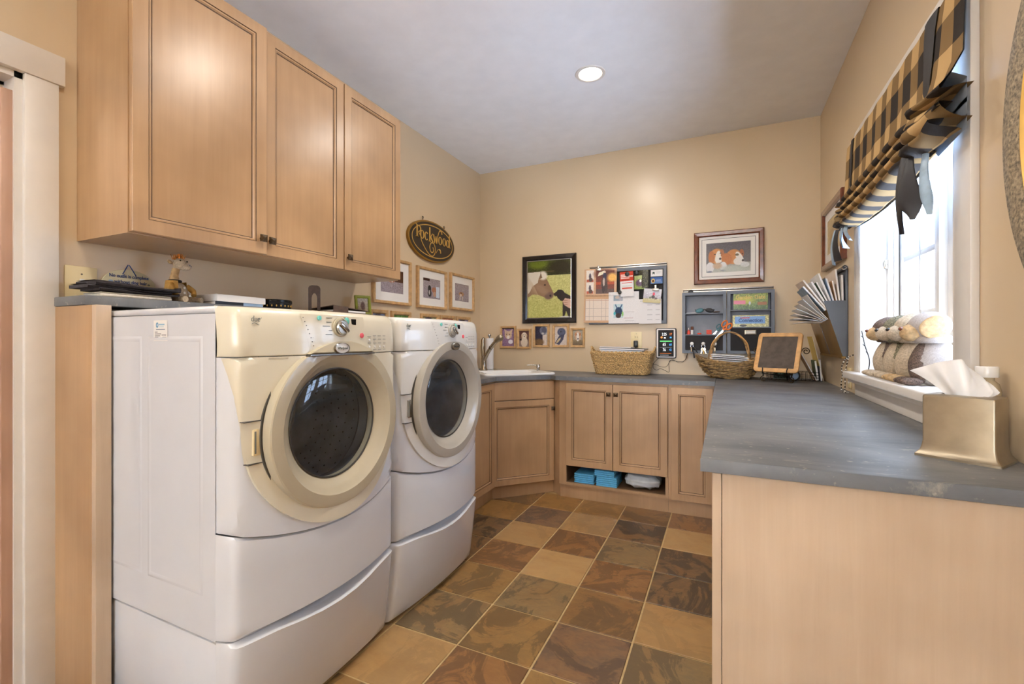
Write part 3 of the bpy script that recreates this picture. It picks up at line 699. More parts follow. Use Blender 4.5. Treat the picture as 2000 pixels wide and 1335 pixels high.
    d = d.build('door', ring, m, 24)
    G().lathe([(.1815, .0925), (.1835, .0955), (.1795, .0965), (.1775, .093)], 80, (DC[0], DC[1], 0), cap=False).build('glass_rim', 'seam_dark', d, 40)
    G().lathe([(.262, .06), (.278, .07), (.278, .098), (.262, .098)], 80, (DC[0], DC[1], 0), clamp=None if not washer else 1.139, cap=False).build('door_gasket', 'seam_dark', m, 40)
    G().lathe([(.182, .094), (.165, .100), (.13, .104), (.07, .107), (0, .108)], 72, (DC[0], DC[1], 0), cap=False).build('glass', 'door_glass', d, 60)
    # drum
    g = G(); g.lathe([(.19, .07), (.215, .05), (.235, .02), (.235, -.33), (.22, -.36), (0, -.365)], 64, (DC[0], DC[1], 0), cap=False); g.build('drum', 'drum_grey', m, 40)
    for k_ in range(3):
        a_ = R(30+120*k_); g = G(); g.tube([(DC[0]+.215*math.cos(a_), DC[1]+.215*math.sin(a_), z) for z in (-.02, -.1, -.25, -.33)], [.02, .035, .035, .02], 8)
        g.build('drum_paddle', 'drum_grey', m, 40)
    if washer:
        g = G()
        for ir, z in enumerate((-.05, -.09, -.13, -.17, -.21, -.25)):
            for k_ in range(40):
                a_ = 2*PI*(k_+.5*(ir % 2))/40; x, y = DC[0]+.2338*math.cos(a_), DC[1]+.2338*math.sin(a_)
                g.lathe([(.0038, 0), (.0, .001)], 5, (x, y, z))
        g = g.build('drum_perforation', 'dark_hole', m); g['kind'] = 'stuff'
        G().lathe([(.235, .02), (.205, .045), (.19, .02), (.205, .0), (.235, .0)], 64, (DC[0], DC[1], 0), cap=False).build('door_seal', 'organizer_grey', m, 40)
        arch = [(DC[0]+.2725*math.cos(a_), DC[1]+.2725*math.sin(a_)) for a_ in ang(26, math.asin(.233/.2725), PI-math.asin(.233/.2725), True)]
        G().prism(arch, .07, .1385, r=.004).build('door_arch', ring, m, 30)
        G().box(arch[-1][0]+.001, arch[0][0]-.001, 1.1375, 1.1435, .06, .139, .001).build('arch_strip', 'steel', m)  # steel strip along the joint below the arch
        bz, by = .1395, 1.1605
        G().grid(lambda a, y: (a, y, Dp(a)+.0075-.012*((1.138-y)/.02)**2), [.09, .11, .13, .145], [1.118, 1.126, 1.132, 1.1365]).build('drawer_pull', con, m, 60)
    else: bz, by = .1385, 1.156
    G().lathe([(.034, -.004), (.034, .003), (.0305, .0055), (.030, .004)], 36, (DC[0]-.017 if washer else DC[0], by, bz), sy=.53, cap=False).build('badge_rim', 'steel', m, 40)
    bd = G().lathe([(.030, -.003), (.030, .003), (0, .0045)], 36, (DC[0]-.017 if washer else DC[0], by, bz), sy=.53).build('badge', 'porcelain' if washer else 'brushed_brass', m, 40)
    text('badge_lettering', 'Whirlpool', .0125, 'print_grey' if washer else 'seam_dark', bd, DC[0]-.017 if washer else DC[0], by, bz+.0048, .85, shear=.15)
    # handle recess in the fascia, left of the door
    g = G(); fs = [.02, .035, .05, .07, .09, .105]
    g.grid(lambda a, y: (a+max(0, .9-y)*.18, y, Dp(a)+.0095), fs, [.842, .88, .92, .958]); h_ = g.build('handle_plate', con, m, 40)
    for y in (.840, .960):
        g = G(); ribbon(g, [(a+max(0, .9-y)*.18, y) for a in fs], .0022, Dp(.03), Dp(.06)+.011)
        g.build('plate_seam', 'seam_dark', h_)
    g = G(); g.box(.047, .077, .862, .937, Dp(.06)+.0085, Dp(.06)+.0105, .0012).box(.047, .0495, .864, .935, Dp(.06), Dp(.06)+.0115); g.build('handle_pocket', 'ivory' if washer else 'silver', h_, 40)
    G().box(.0505, .056, .868, .931, Dp(.06)+.0095, Dp(.06)+.0115, .001).build('handle_edge', 'print_grey', h_)
    return m
WM = machine('white front-loading washing machine with cream console beside the maple end panel', 'washing_machine', .808, True)
# paper sticker on the washer's side
st = P(64, 56, (226, 222, 216)); st.ell(.26, .77, .085, .13, (70, 130, 170), soft=.3).ell(.26, .77, .04, .06, (220, 225, 230), soft=.3).rect(.37, .76, .78, .82, (140, 175, 195)).rect(.37, .66, .74, .7, (180, 190, 195)).rect(.18, .54, .82, .565, (90, 110, 130))
for i, (a_, b2) in enumerate(((.08, .3), (.08, .55), (.08, .48), (.08, .34))): st.rect(a_, .40-i*.085, b2, .44-i*.085, (110, 108, 106))
st.rect(.58, .26, .9, .3, (110, 108, 106)).rect(.62, .16, .9, .19, (150, 148, 146))
o = st.sheet('sticker', .072, .062, .0012, WM, 'print_matte'); o.matrix_local = basis((0, 1.185, -.26), (0, 0, 1), (0, 1, 0))
DM = machine('white front-loading dryer with grey door ring beside the corner sink', 'dryer', 1.498, False)
g = G()
def cloth(p): 
    q = p.normalized(); k = 1+.16*math.sin(7*q.x+3*q.y)+.12*math.sin(9*q.y+2)+.1*math.sin(11*q.z); return p*k
g.ell((0, 0, 0), (.10, .09, .10), 28, 18, fn=cloth)
tag(g.build("towel", "tissue", None, 60, mw=basis((-1.285-.10, 1.498+.25, .735), (0, 1, 0), (0, 0, 1))), 'crumpled white towel lying inside the dryer drum', 'towel')

# ================================================================== SINK CORNER
sm = basis((SCX.x, SCX.y, CT), (.7071, .7071, 0), (-.7071, .7071, 0))      # local x along the front rim, y towards the corner, z up
s = root('sink', 'white drop-in sink set across the corner of the worktop', 'sink', sm)
def rr(x0, x1, y0, y1, r, n=5):
    out = []
    for cx, cy, a0 in ((x1-r, y1-r, 0), (x0+r, y1-r, 90), (x0+r, y0+r, 180), (x1-r, y0+r, 270)):
        out += [(cx+r*math.cos(R(a0+90*i/n)), cy+r*math.sin(R(a0+90*i/n))) for i in range(n+1)]
    return out
loops = [(rr(-SW, SW, 0, SD, .035), .001), (rr(-SW, SW, 0, SD, .035), .011), (rr(-SW+.008, SW-.008, .008, SD-.008, .03), .017), (rr(-SW+.035, SW-.035, .035, SD-.10, .05), .016),
         (rr(-SW+.045, SW-.045, .045, SD-.11, .05), .006), (rr(-SW+.06, SW-.06, .06, SD-.125, .05), -.15), (rr(-SW+.1, SW-.1, .1, SD-.165, .04), -.17)]
g = G(); n = len(loops[0][0])
for lp, z in loops: g.v += [(x, y, z) for x, y in lp]
for k in range(len(loops)-1): g.f += [(k*n+i, k*n+(i+1) % n, (k+1)*n+(i+1) % n, (k+1)*n+i) for i in range(n)]
g.f.append(tuple((len(loops)-1)*n+i for i in range(n)))
g.build('basin', 'porcelain', s, 40)
G().lathe([(.028, 0), (.03, .003), (.02, .004), (0, .002)], 20, (0, .2, -.169)).build('drain', 'chrome', s, 40)
f = root('faucet', 'brushed nickel pull-out faucet at the corner sink', 'faucet', at(-1.83, 3.385, CT+.0168, R(-28)))
G().lathe([(.03, 0), (.03, .008), (.024, .02), (.022, .06), (.023, .10), (.019, .115), (0, .118)], 24).build('body', 'nickel', f, 40)
sp = bez((0, 0, .07), (.04, 0, .14), (.11, 0, .20), (.185, 0, .245), 12)
G().tube(sp, [.016]*12, 12).build('spout', 'nickel', f, 50)
G().tube(bez((.10, 0, .187), (.102, 0, .1885), (.104, 0, .19), (.106, 0, .1915), 3), .0175, 14).build('spout_joint', 'black', f, 50)
G().tube([(.185, 0, .245), (.20, 0, .254), (.225, 0, .266), (.248, 0, .27), (.258, 0, .263)], [.017, .022, .026, .026, .016], 14).build('spray_head', 'brushed_brass', f, 50)
G().tube([(-.006, 0, .11), (-.012, 0, .15), (-.016, 0, .20), (-.012, 0, .255), (-.004, 0, .275)], [.017, .02, .02, .015, .006], 12).build('lever', 'nickel', f, 50)
t = root('paper_towel_holder', 'white paper towel roll on a stand behind the faucet', 'paper towel', at(-1.905, 3.63, CT))
G().lathe([(.07, 0), (.07, .006), (.06, .010), (0, .010)], 28).build('base', 'steel', t, 40)
G().lathe([(.037, .011), (.037, .285), (.012, .285), (.012, .011)], 32).build('roll', 'paper', t, 40)
G().lathe([(.006, .01), (.006, .296), (.013, .302), (.015, .311), (.010, .321), (0, .323)], 16).build('rod', 'steel', t, 40)
t = root('soap_dispenser', 'small steel soap pump at the right end of the sink', 'soap dispenser', at(-1.415, 3.575, CT+.012, R(-160)))
G().lathe([(.017, 0), (.017, .004), (.011, .006), (.011, .022), (.016, .024), (.016, .05), (.014, .053), (0, .053)], 20).build('pump', 'chrome', t, 40)
G().tube([(.0, 0, .045), (.06, 0, .049), (.095, 0, .046)], [.005, .004, .003], 8).build('nozzle', 'chrome', t, 50)

# ================================================================== PICTURES
def framed(name, label, mw, w, h, fw, mats, painter, px, mount=0, depth=.018, group=None, inner=None, line=None, cat='picture'):
    """w x h frame, local origin bottom centre against the wall"""
    r = root(name, label, cat, mw, group)
    G().frame(-w/2, w/2, 0, h, [(0, .0005), (0, depth*.8), (fw*.15, depth), (fw*.75, depth*.92), (fw, depth*.62), (fw, .0005)]).build('frame', mats, r)
    if inner: G().frame(-w/2+fw, w/2-fw, fw, h-fw, [(-.001, depth*.45), (-.001, depth*.66), (.004, depth*.7), (.007, depth*.45)]).build('inner_edge', inner, r)
    x0, y0 = -w/2+fw, fw; W_, H_ = w-2*fw, h-2*fw
    if mount: G().frame(x0, -x0, y0, y0+H_, [(-.001, .003), (-.001, depth*.4), (mount, depth*.4), (mount+.001, .003)]).build('mount', 'mount_white', r)
    if line: G().frame(x0+line, -x0-line, y0+line, y0+H_-line, [(0, depth*.4), (0, depth*.4+.0006), (.003, depth*.4+.0006), (.003, depth*.4)]).build('mount_line', 'print_dark', r)
    pw, ph = W_-2*mount, H_-2*mount
    p_ = P(px, max(8, int(px*ph/pw))); painter(p_)
    p_.sheet('picture', pw, ph, depth*.3, r, 'print', y0=y0+mount)
    return r
def horse(p):
    p.vgrad(0, .74, (176, 172, 96), (196, 192, 124)).vgrad(.74, 1, (44, 44, 16), (84, 92, 30)).noise(9, 1).noise(7, 3)
    p.ell(.25, .95, .2, .09, (116, 130, 34), soft=.6, k=.7).ell(.75, .88, .25, .12, (40, 30, 12), soft=.6, k=.8).rect(0, .80, .62, .815, (96, 76, 50)).rect(0, .775, .6, .785, (70, 56, 34))
    p.poly([(0, .62), (.12, .8), (.32, .8), (.46, .66), (.60, .43), (.58, .36), (.50, .33), (.42, .35), (.25, .41), (.12, .42), (0, .36)], (140, 108, 82))
    p.ell(.5, .385, .10, .06, (112, 86, 74), 20, .5).ell(.53, .385, .022, .02, (46, 32, 28)).ell(.33, .5, .16, .06, (158, 128, 104), -32, .7, .7)
    p.poly([(0, .8), (.3, .81), (.24, .62), (.12, .56), (.05, .46), (0, .42)], (216, 204, 186)).ell(.36, .74, .10, .075, (224, 214, 200), -20, .5)
    for i in range(7): p.ell(.03+i*.028, .6-.02*i, .008, .14, (190, 164, 134), 8+3*i, .8, .6)
    p.poly([(.27, .68), (.31, .8), (.345, .7)], (120, 92, 66)).ell(.405, .575, .022, .012, (40, 26, 20))
    p.poly([(.595, .415), (.62, .38), (.7, .37), (.74, .30), (.8, .28), (.8, .02), (.84, .01), (.88, .12), (.93, .01), (.97, .02), (.97, .28), (1, .32), (1, .36), (.86, .42), (.8, .475), (.72, .485), (.66, .45)], (44, 32, 26))
    p.ell(.72, .40, .05, .08, (36, 26, 22), 10).poly([(.8, .28), (.86, .335), (1, .31), (1, .15), (.93, .17), (.84, .22)], (206, 168, 148))
    for i in range(3): p.ell(.86, .295-.033*i, .06, .006, (150, 108, 92), -10, .6)
    p.ell(.86, .0, .14, .03, (206, 206, 206), soft=.5)
framed('framed_picture', 'tall black framed photo of a pony nuzzling a black puppy', onB(-1.394, 1.331), .50, .597, .044, 'frame_black', horse, 130, depth=.03, inner='silver')
def beagles(p):
    p.vgrad(0, .3, (176, 178, 168), (150, 146, 136)).vgrad(.3, 1, (96, 88, 86), (84, 76, 80)).noise(5, 2)
    p.ell(.24, .55, .16, .26, (196, 128, 62)).ell(.12, .52, .07, .22, (176, 104, 46)).ell(.36, .62, .055, .16, (170, 104, 56)).ell(.27, .52, .06, .22, (224, 216, 204), -8).ell(.29, .44, .09, .12, (226, 220, 210)).ell(.32, .46, .026, .04, (60, 44, 44)).ell(.2, .62, .022, .02, (60, 36, 20)).ell(.33, .65, .02, .018, (60, 36, 20))
    p.ell(.62, .5, .17, .25, (194, 126, 62), -18).ell(.47, .44, .12, .2, (182, 108, 48), 20).ell(.80, .6, .05, .14, (160, 92, 46)).ell(.76, .44, .07, .24, (228, 220, 210), 24).ell(.74, .34, .12, .13, (224, 218, 210)).ell(.83, .36, .03, .04, (56, 42, 44)).ell(.7, .56, .04, .04, (96, 78, 40)).ell(.82, .58, .016, .02, (50, 34, 24))
    p.ell(.09, .18, .09, .18, (220, 216, 214)).ell(.39, .2, .08, .15, (216, 214, 212)).ell(.87, .22, .10, .09, (206, 206, 204)).ell(.26, .22, .1, .1, (190, 160, 130), soft=.5).ell(.4, .06, .07, .03, (96, 100, 124), soft=.6).ell(.08, .03, .06, .03, (104, 104, 116), soft=.6).ell(.6, .1, .25, .1, (180, 184, 172), soft=.8)
    p.noise(6, 1)
framed('framed_picture', 'mahogany framed print of two beagle puppies', onB(.028, 1.607), .473, .394, .036, 'mahogany', beagles, 120, mount=.050, depth=.026, line=.018)
# five little oak frames over the sink
def cat1(p): p.noise(14, 2).ell(.5, .5, .6, .6, (150, 120, 150), soft=1).ell(.5, .62, .30, .22, (206, 178, 150)).poly([(.2, .7), (.16, .98), (.42, .82)], (200, 172, 150)).poly([(.8, .7), (.88, .98), (.6, .82)], (200, 172, 150)).ell(.5, .5, .12, .1, (236, 228, 220)).ell(.36, .66, .04, .035, (70, 60, 40)).ell(.62, .66, .04, .035, (70, 60, 40)).ell(.7, .25, .2, .12, (226, 222, 230)).rect(0, .95, 1, 1, (30, 24, 30)).noise(12, 1)
def dog2(p): p.ell(.5, .8, .6, .4, (96, 60, 56), soft=.8).ell(.5, .3, .34, .34, (216, 198, 176)).ell(.5, .72, .24, .2, (226, 210, 190)).ell(.28, .7, .08, .14, (196, 170, 140)).ell(.72, .7, .08, .14, (196, 170, 140)).ell(.5, .64, .06, .04, (36, 28, 28)).ell(.42, .76, .03, .03, (30, 24, 24)).ell(.58, .76, .03, .03, (30, 24, 24)).rect(.05, .4, .25, .5, (40, 36, 40)).noise(12, 1)
def cat3(p): p.rect(0, 0, .62, 1, (44, 40, 58)).rect(.6, 0, .9, .55, (214, 200, 190)).ell(.66, .78, .3, .24, (112, 112, 128)).ell(.72, .8, .2, .16, (80, 80, 96)).ell(.3, .16, .4, .18, (120, 92, 62), soft=.5).ell(.62, .62, .1, .06, (196, 190, 190)).noise(10, 1)
def dog4(p): p.ell(.5, .4, .6, .5, (206, 196, 190), soft=.8).ell(.55, .7, .34, .22, (84, 88, 110)).poly([(0, .1), (.35, .5), (.8, .6), (.7, .3), (.35, 0)], (66, 66, 88)).ell(.3, .25, .08, .2, (200, 180, 140), -40).ell(.5, .72, .05, .04, (40, 40, 50)).noise(12, 1)
def dog5(p): p.vgrad(0, .35, (108, 92, 72), (140, 120, 90)).ell(.5, .62, .34, .34, (196, 160, 130)).ell(.5, .55, .14, .3, (232, 224, 216)).ell(.3, .72, .1, .1, (176, 120, 80)).ell(.72, .72, .1, .1, (176, 120, 80)).ell(.52, .42, .07, .05, (50, 40, 40)).ell(.35, .68, .03, .03, (40, 30, 24)).ell(.66, .68, .03, .03, (40, 30, 24)).noise(14, 1)
for (x0, x1, z0, z1, fn, bg, lab) in ((-1.872, -1.713, 1.106, 1.310, cat1, (120, 96, 130), 'small oak framed photo of a cat beside the faucet'),
        (-1.701, -1.565, 1.103, 1.283, dog2, (150, 130, 120), 'small oak framed photo of a fluffy white dog'),
        (-1.545, -1.390, 1.118, 1.322, cat3, (190, 180, 170), 'small oak framed photo of a grey animal in front of dark blue'),
        (-1.361, -1.211, 1.119, 1.320, dog4, (214, 190, 170), 'small oak framed photo of a dark dog lying down'),
        (-1.197, -1.071, 1.120, 1.287, dog5, (160, 150, 130), 'small oak framed photo of a brown and white dog face')):
    framed('small_picture', lab, onB((x0+x1)/2, z0), x1-x0, z1-z0, .020, 'oak', lambda p, fn=fn, bg=bg: (p.mix(np.ones_like(p.U), bg), fn(p)), 40, depth=.02, group='small oak frames over the sink')
# three large oak frames and a row of small ones on the left wall
def gravel(p): p.vgrad(0, 1, (150, 138, 146), (162, 148, 150)).noise(10, 1).noise(8, 2)
def ph1(p): gravel(p); p.rect(0, .5, 1, 1, (70, 46, 36)).rect(.62, .5, 1, 1, (84, 52, 36)).ell(.45, .56, .18, .12, (180, 120, 90)).ell(.5, .55, .03, .1, (230, 220, 210)).noise(7, 1)
def ph2(p): gravel(p); p.rect(0, .86, .38, 1, (56, 26, 20)).ell(.37, .5, .09, .16, (34, 32, 34)).ell(.38, .26, .10, .18, (44, 42, 44)).ell(.36, .3, .03, .12, (200, 196, 196)).ell(.64, .45, .14, .14, (176, 116, 84)).ell(.66, .24, .08, .14, (190, 150, 124)).rect(.76, .08, .96, .64, (206, 214, 226)).noise(6, 1)
def ph3(p): gravel(p); p.ell(.46, .42, .18, .12, (176, 130, 86)).ell(.42, .36, .07, .1, (214, 196, 180)).ell(.36, .17, .035, .13, (206, 190, 176)).ell(.55, .17, .035, .13, (206, 190, 176)).ell(.44, .47, .06, .06, (120, 80, 52)).noise(6, 1)
for y0, y1, z0, z1, fn, lab in ((2.322, 2.720, 1.430, 1.750, ph1, 'large oak framed photo half hidden behind the wall cabinet'), (2.797, 3.190, 1.428, 1.742, ph2, 'large oak framed photo of two dogs sitting on gravel'), (3.252, 3.645, 1.440, 1.750, ph3, 'large oak framed photo of one brown dog walking')):
    framed('large_picture', lab, onL((y0+y1)/2, z0), y1-y0, z1-z0, .022, 'oak', fn, 76, mount=.058, depth=.026, group='large oak frames on the left wall')
def two(a, b): return lambda p: p.vgrad(0, 1, a, a).ell(.45, .75, .3, .3, b, soft=.4).noise(14, 2)
for y0, y1, fn, lab in ((2.298, 2.472, two((150, 160, 190), (90, 84, 96)), 'small oak frame with a blue-grey animal photo beside the green frame'), (2.509, 2.724, two((92, 132, 66), (104, 146, 74)), 'small oak frame with a grass-green photo behind the dryer'),
        (2.848, 3.080, two((170, 170, 130), (60, 52, 84)), 'small oak frame with a dark-eared animal photo behind the dryer'), (3.109, 3.326, two((196, 110, 76), (210, 130, 90)), 'small oak frame with an orange photo behind the dryer'), (3.358, 3.584, two((150, 146, 176), (60, 50, 60)), 'small oak frame with a mauve photo nearest the sink corner')):
    framed('small_picture', lab, onL((y0+y1)/2, 1.20), y1-y0, .186, .026, 'oak', fn, 36, depth=.02, group='small oak frames behind the dryer')
def portrait(p): p.vgrad(0, 1, (196, 172, 122), (206, 186, 140)).ell(.5, .45, .3, .35, (170, 140, 96), soft=.8).noise(6, 2)
framed('framed_picture', 'brown wooden framed picture on the right wall behind the ribbon tail', onR(3.315, 1.632), .56, .392, .040, 'mahogany', portrait, 60, mount=.05, depth=.03)

# oval sign with gilt lettering
s = root('oval_sign', 'oval dark brown sign reading Rockwood in gilt letters', 'sign', onL(2.992, 1.951))
ov = lambda a, b, n=64: [(a*math.cos(t), b*math.sin(t)) for t in ang(n)]
G().prism(ov(.312, .158), .001, .022, r=.004).build('board', 'gold_edge', s, 30)
G().prism(ov(.298, .145), .0221, .0245).build('face', 'sign_brown', s)
g = G(); ribbon(g, ov(.272, .122)+[ov(.272, .122)[0]], .0065, .0246, .0262); g.build('border', 'gold_paint', s)
def ring(g, cx, cy, rx, ry, tx, ty, z0=.0246, z1=.0275, a0=0, a1=360):
    full = a1-a0 >= 359; n = 24; aa = [R(a0+(a1-a0)*i/(n if full else n-1)) for i in range(n)]
    O = [(cx+rx*math.cos(t), cy+ry*math.sin(t)) for t in aa]; I = [(cx+(rx-tx)*math.cos(t), cy+(ry-ty)*math.sin(t)) for t in aa]
    vs = [(x, y, z1) for x, y in O]+[(x, y, z1) for x, y in I]+[(x, y, z0) for x, y in O]+[(x, y, z0) for x, y in I]; fs = []
    for i in range(n if full else n-1):
        j = (i+1) % n; fs += [(i, j, n+j, n+i), (i, 2*n+i, 2*n+j, j), (n+i, n+j, 3*n+j, 3*n+i)]
    g.add(vs, fs)
def stem(g, x, y0, y1, w=.015, serif=True):
    ribbon(g, [(x, y0), (x, y1)], w, .0246, .0275)
    if serif: ribbon(g, [(x-.015, y0+.003), (x+.015, y0+.003)], .006, .0246, .0275)
letters = []
def letter(): letters.append(G()); return letters[-1]
yb = .005
g = letter(); stem(g, -.213, yb-.006, yb+.084); ring(g, -.197, yb+.060, .034, .026, .013, .006, a0=-95, a1=95); ribbon(g, [(-.21, yb+.083), (-.23, yb+.09)], .006, .0246, .0275)
ribbon(g, smoothpath([(-.196, yb+.034), (-.17, yb+.005), (-.155, yb-.03), (-.10, yb-.085), (-.05, yb-.115), (-.01, yb-.117), (.018, yb-.09), (.022, yb-.05), (0, yb-.018), (-.035, yb-.02), (-.052, yb-.052), (-.04, yb-.085), (-.014, yb-.09), (.0, yb-.07), (-.012, yb-.05)]), .0065, .0246, .0275)
g = letter(); ring(g, -.150, yb+.024, .026, .033, .013, .005)
g = letter(); ring(g, -.096, yb+.022, .025, .033, .013, .005, a0=40, a1=320)
g = letter(); stem(g, -.052, yb-.012, yb+.098); ribbon(g, [(-.046, yb+.02), (-.016, yb+.055)], .007, .0246, .0275); ribbon(g, [(-.04, yb+.024), (-.008, yb-.012)], .013, .0246, .0275)
g = letter(); ribbon(g, [(-.002, yb+.056), (.016, yb-.012)], .013, .0246, .0275); ribbon(g, [(.016, yb-.012), (.03, yb+.045)], .006, .0246, .0275); ribbon(g, [(.03, yb+.045), (.044, yb-.012)], .013, .0246, .0275)
ribbon(g, smoothpath([(.044, yb-.012), (.058, yb+.05), (.08, yb+.095), (.108, yb+.098), (.116, yb+.075)]), [.006]*12+[.011]*13, .0246, .0275)
g = letter(); ring(g, .090, yb+.020, .026, .033, .013, .005)
g = letter(); ring(g, .148, yb+.020, .026, .033, .013, .005)
g = letter(); ring(g, .200, yb+.018, .025, .031, .013, .005); stem(g, .226, yb-.013, yb+.095, .013)
g = letter(); ribbon(g, smoothpath([(.035, yb-.085), (.06, yb-.055), (.09, yb-.055), (.098, yb-.08)]), [.004]*9+[.012]*10, .0246, .0275)
for g in letters: g.build('letter', 'gold_paint', s)
for x in (-.122, .168):
    y = .158*math.sqrt(1-(x/.312)**2); g = G(); g.tube([(x, y-.006, .012), (x, y+.012, .012)], .0025, 8); g.tube([(x+.008*math.cos(t), y+.02+.008*math.sin(t), .012) for t in ang(14)], .0022, 6, True); g.build('hook', 'wire_dark', s, 40)

# ================================================================== BACK WALL BOARDS
b = root('bulletin_board', 'black magnetic board in a dark grey frame hanging between horse picture and organizer', 'board', onB(-.719, 1.313))
w, h = .622, .455
G().box(-w/2+.02, w/2-.02, .015, h-.015, .002, .012).build('panel', 'matte_black', b)
G().frame(-w/2, w/2, 0, h, [(0, .001), (0, .026), (.005, .028), (.024, .028), (.028, .012), (.028, .001)]).build('frame', 'organizer_grey', b)
r = root('hanging_rail', 'silver wall rail above the black board', 'rail', onB(-.719, 1.771), 'silver wall rails')
G().box(-w/2, w/2, 0, .010, .001, .016, .002).build('lower_lip', 'silver', r, 30); G().box(-w/2, w/2, .0165, .026, .001, .014, .002).build('upper_lip', 'silver', r, 30); G().box(-w/2, w/2, .009, .018, .001, .008).build('channel', 'seam_dark', r)
# calendar
cal = root('calendar', 'spiral calendar with a dressage rider photo hanging on the black board', 'calendar', onB(-.938, 1.327, .032) @ Rz(R(-1)))
CW, CH = .272, .222
p_ = P(90, 74, (206, 166, 132)).rect(.06, .07, .30, .95, (232, 222, 212)).rect(.36, .06, .93, .93, (120, 52, 34))
p_.ell(.65, .8, .3, .16, (90, 44, 34), soft=.8).poly([(.42, .72), (.62, .8), (.62, .92), (.46, .86)], (236, 224, 196)).ell(.86, .66, .14, .16, (236, 180, 92), soft=.6).rect(.36, .4, .93, .5, (176, 74, 40)).rect(.36, .06, .93, .24, (92, 66, 60))
p_.ell(.62, .44, .1, .24, (84, 60, 52)).ell(.6, .3, .05, .22, (60, 40, 36)).ell(.68, .3, .05, .2, (70, 50, 44)).ell(.63, .72, .055, .14, (44, 40, 66)).ell(.635, .87, .03, .04, (220, 190, 170)).ell(.61, .5, .03, .16, (190, 170, 160))
for v0 in (.52, .08): p_.rect(.07, v0, .29, v0+.09, (176, 84, 60)).ell(.18, v0+.2, .035, .12, (70, 56, 70)).ell(.2, v0+.08, .06, .08, (90, 66, 60))
p_.rect(.06, .50, .30, .52, (206, 166, 132)).noise(7, 1)
p_.sheet('photo_page', CW, CH, .004, cal, 'print', y0=.226)
p_ = P(98, 78, (208, 168, 132)).rect(.05, .08, .93, .88, (230, 214, 198))
for i in range(8): p_.rect(.05+.1257*i-.004, .08, .05+.1257*i+.004, .88, (176, 160, 150))
for i in range(6): p_.rect(.05, .08+.15*i, .93, .088+.15*i, (176, 160, 150))
p_.rect(.05, .83, .93, .845, (200, 160, 140)).rect(.84, .14, .9, .16, (140, 120, 110)).noise(3, 1)
p_.sheet('date_page', CW, CH, .003, cal, 'print_matte')
G().box(-CW/2, CW/2, 0, 2*CH+.002, .0, .0022).build('backing', 'kraft', cal)
g = G()
for i in range(22): g.tube([(-.116+i*.011, .2245+.005*math.cos(t), .004+.005*math.sin(t)) for t in ang(10)], .0009, 5, True)
g.build('spiral', 'bronze', cal)['kind'] = 'stuff'
g = G(); g.box(-.022, .022, 2*CH-.012, 2*CH+.010, .004, .010, .002).box(-.006, .006, 2*CH+.006, 2*CH+.03, .004, .012, .002); tag(g.build('bulldog_clip', 'silver', None, 30, mw=onB(-.948, 1.327, .034)), 'silver bulldog clip holding the calendar on its rail', 'clip', 'bulldog clips')
def sheet(name, label, x0, x1, z0, z1, d, painter, px=40, cat='paper', rot=0, group=None, mat='print_matte', bg=(232, 229, 228)):
    w, h = x1-x0, z1-z0; r = root(name, label, cat, onB((x0+x1)/2, z0, d) @ Rz(R(rot)), group)
    p_ = P(px, max(8, int(px*h/w)), bg); painter(p_); bend = lambda u, v: .003*math.sin(PI*u)+.004*(1-v)**2
    p_.sheet('print', w, h, .0012, r, mat, bend=bend)
    g = G(); us = [i/8 for i in range(9)]; g.grid(lambda u, v: (-w/2+u*w, v*h, bend(u, v)+.0006), us, us); g.build('page', 'paper', r)
    return r
def goat(p):
    p.rect(.17, .72, .47, .9, (150, 164, 176)).ell(.3, .83, .08, .05, (206, 190, 176)).ell(.4, .78, .06, .05, (180, 176, 186)).rect(.17, .17, .49, .62, (196, 216, 220)).ell(.34, .38, .12, .14, (50, 70, 96)).ell(.33, .25, .09, .08, (70, 56, 54)).ell(.26, .54, .02, .08, (60, 90, 130), 25).ell(.42, .54, .02, .08, (60, 90, 130), -25).ell(.2, .32, .04, .05, (90, 190, 196)).ell(.47, .3, .03, .08, (150, 200, 120))
    for i in range(3): p.rect(.55, .64-.28*i, .85, .645-.28*i, (200, 196, 196))
    p.rect(.52, .16, .82, .168, (190, 150, 150)).noise(3, 1)
sheet('flyer', 'white flyer with blue goat photos pinned in the middle of the board', -.862, -.618, 1.318, 1.575, .036, goat, 70)
def lst(p):
    for i in range(7): p.rect(.38, .16+.1*i, .6, .172+.1*i, (176, 172, 174)).rect(.74, .16+.1*i, .92, .172+.1*i, (176, 172, 174))
    p.rect(.05, .92, .4, .935, (170, 168, 172))
sheet('list_sheet', 'white typed list hanging at the lower right of the board', -.618, -.445, 1.313, 1.508, .038, lst, 50)
def door_hanger(p):
    p.rect(0, .62, 1, 1, (206, 74, 52))
    for i, (a_, b2) in enumerate(((.06, .6), (.06, .96), (.06, .7))): p.rect(a_, .86-.07*i, b2, .90-.07*i, (236, 214, 206))
    p.rect(.1, .66, .7, .69, (120, 40, 34)).rect(.12, .54, .9, .565, (206, 80, 66)).rect(.12, .30, .9, .36, (208, 92, 76))
    for i in range(5): p.rect(.12, .39+.027*i, .86, .396+.027*i, (196, 196, 190))
    p.noise(3, 1)
sheet('door_hanger', 'red topped door hanger leaflet on the black board', -.762, -.655, 1.535, 1.735, .046, door_hanger, 44, rot=2)
sheet('garden_photo', 'small green garden photo half behind the red leaflet', -.655, -.574, 1.59, 1.70, .034, lambda p: p.vgrad(0, 1, (120, 140, 60), (190, 196, 130)).ell(.5, .45, .35, .25, (90, 60, 90), soft=.5).ell(.6, .6, .1, .1, (230, 226, 220)).noise(16, 1), 30, 'photo', mat='print')
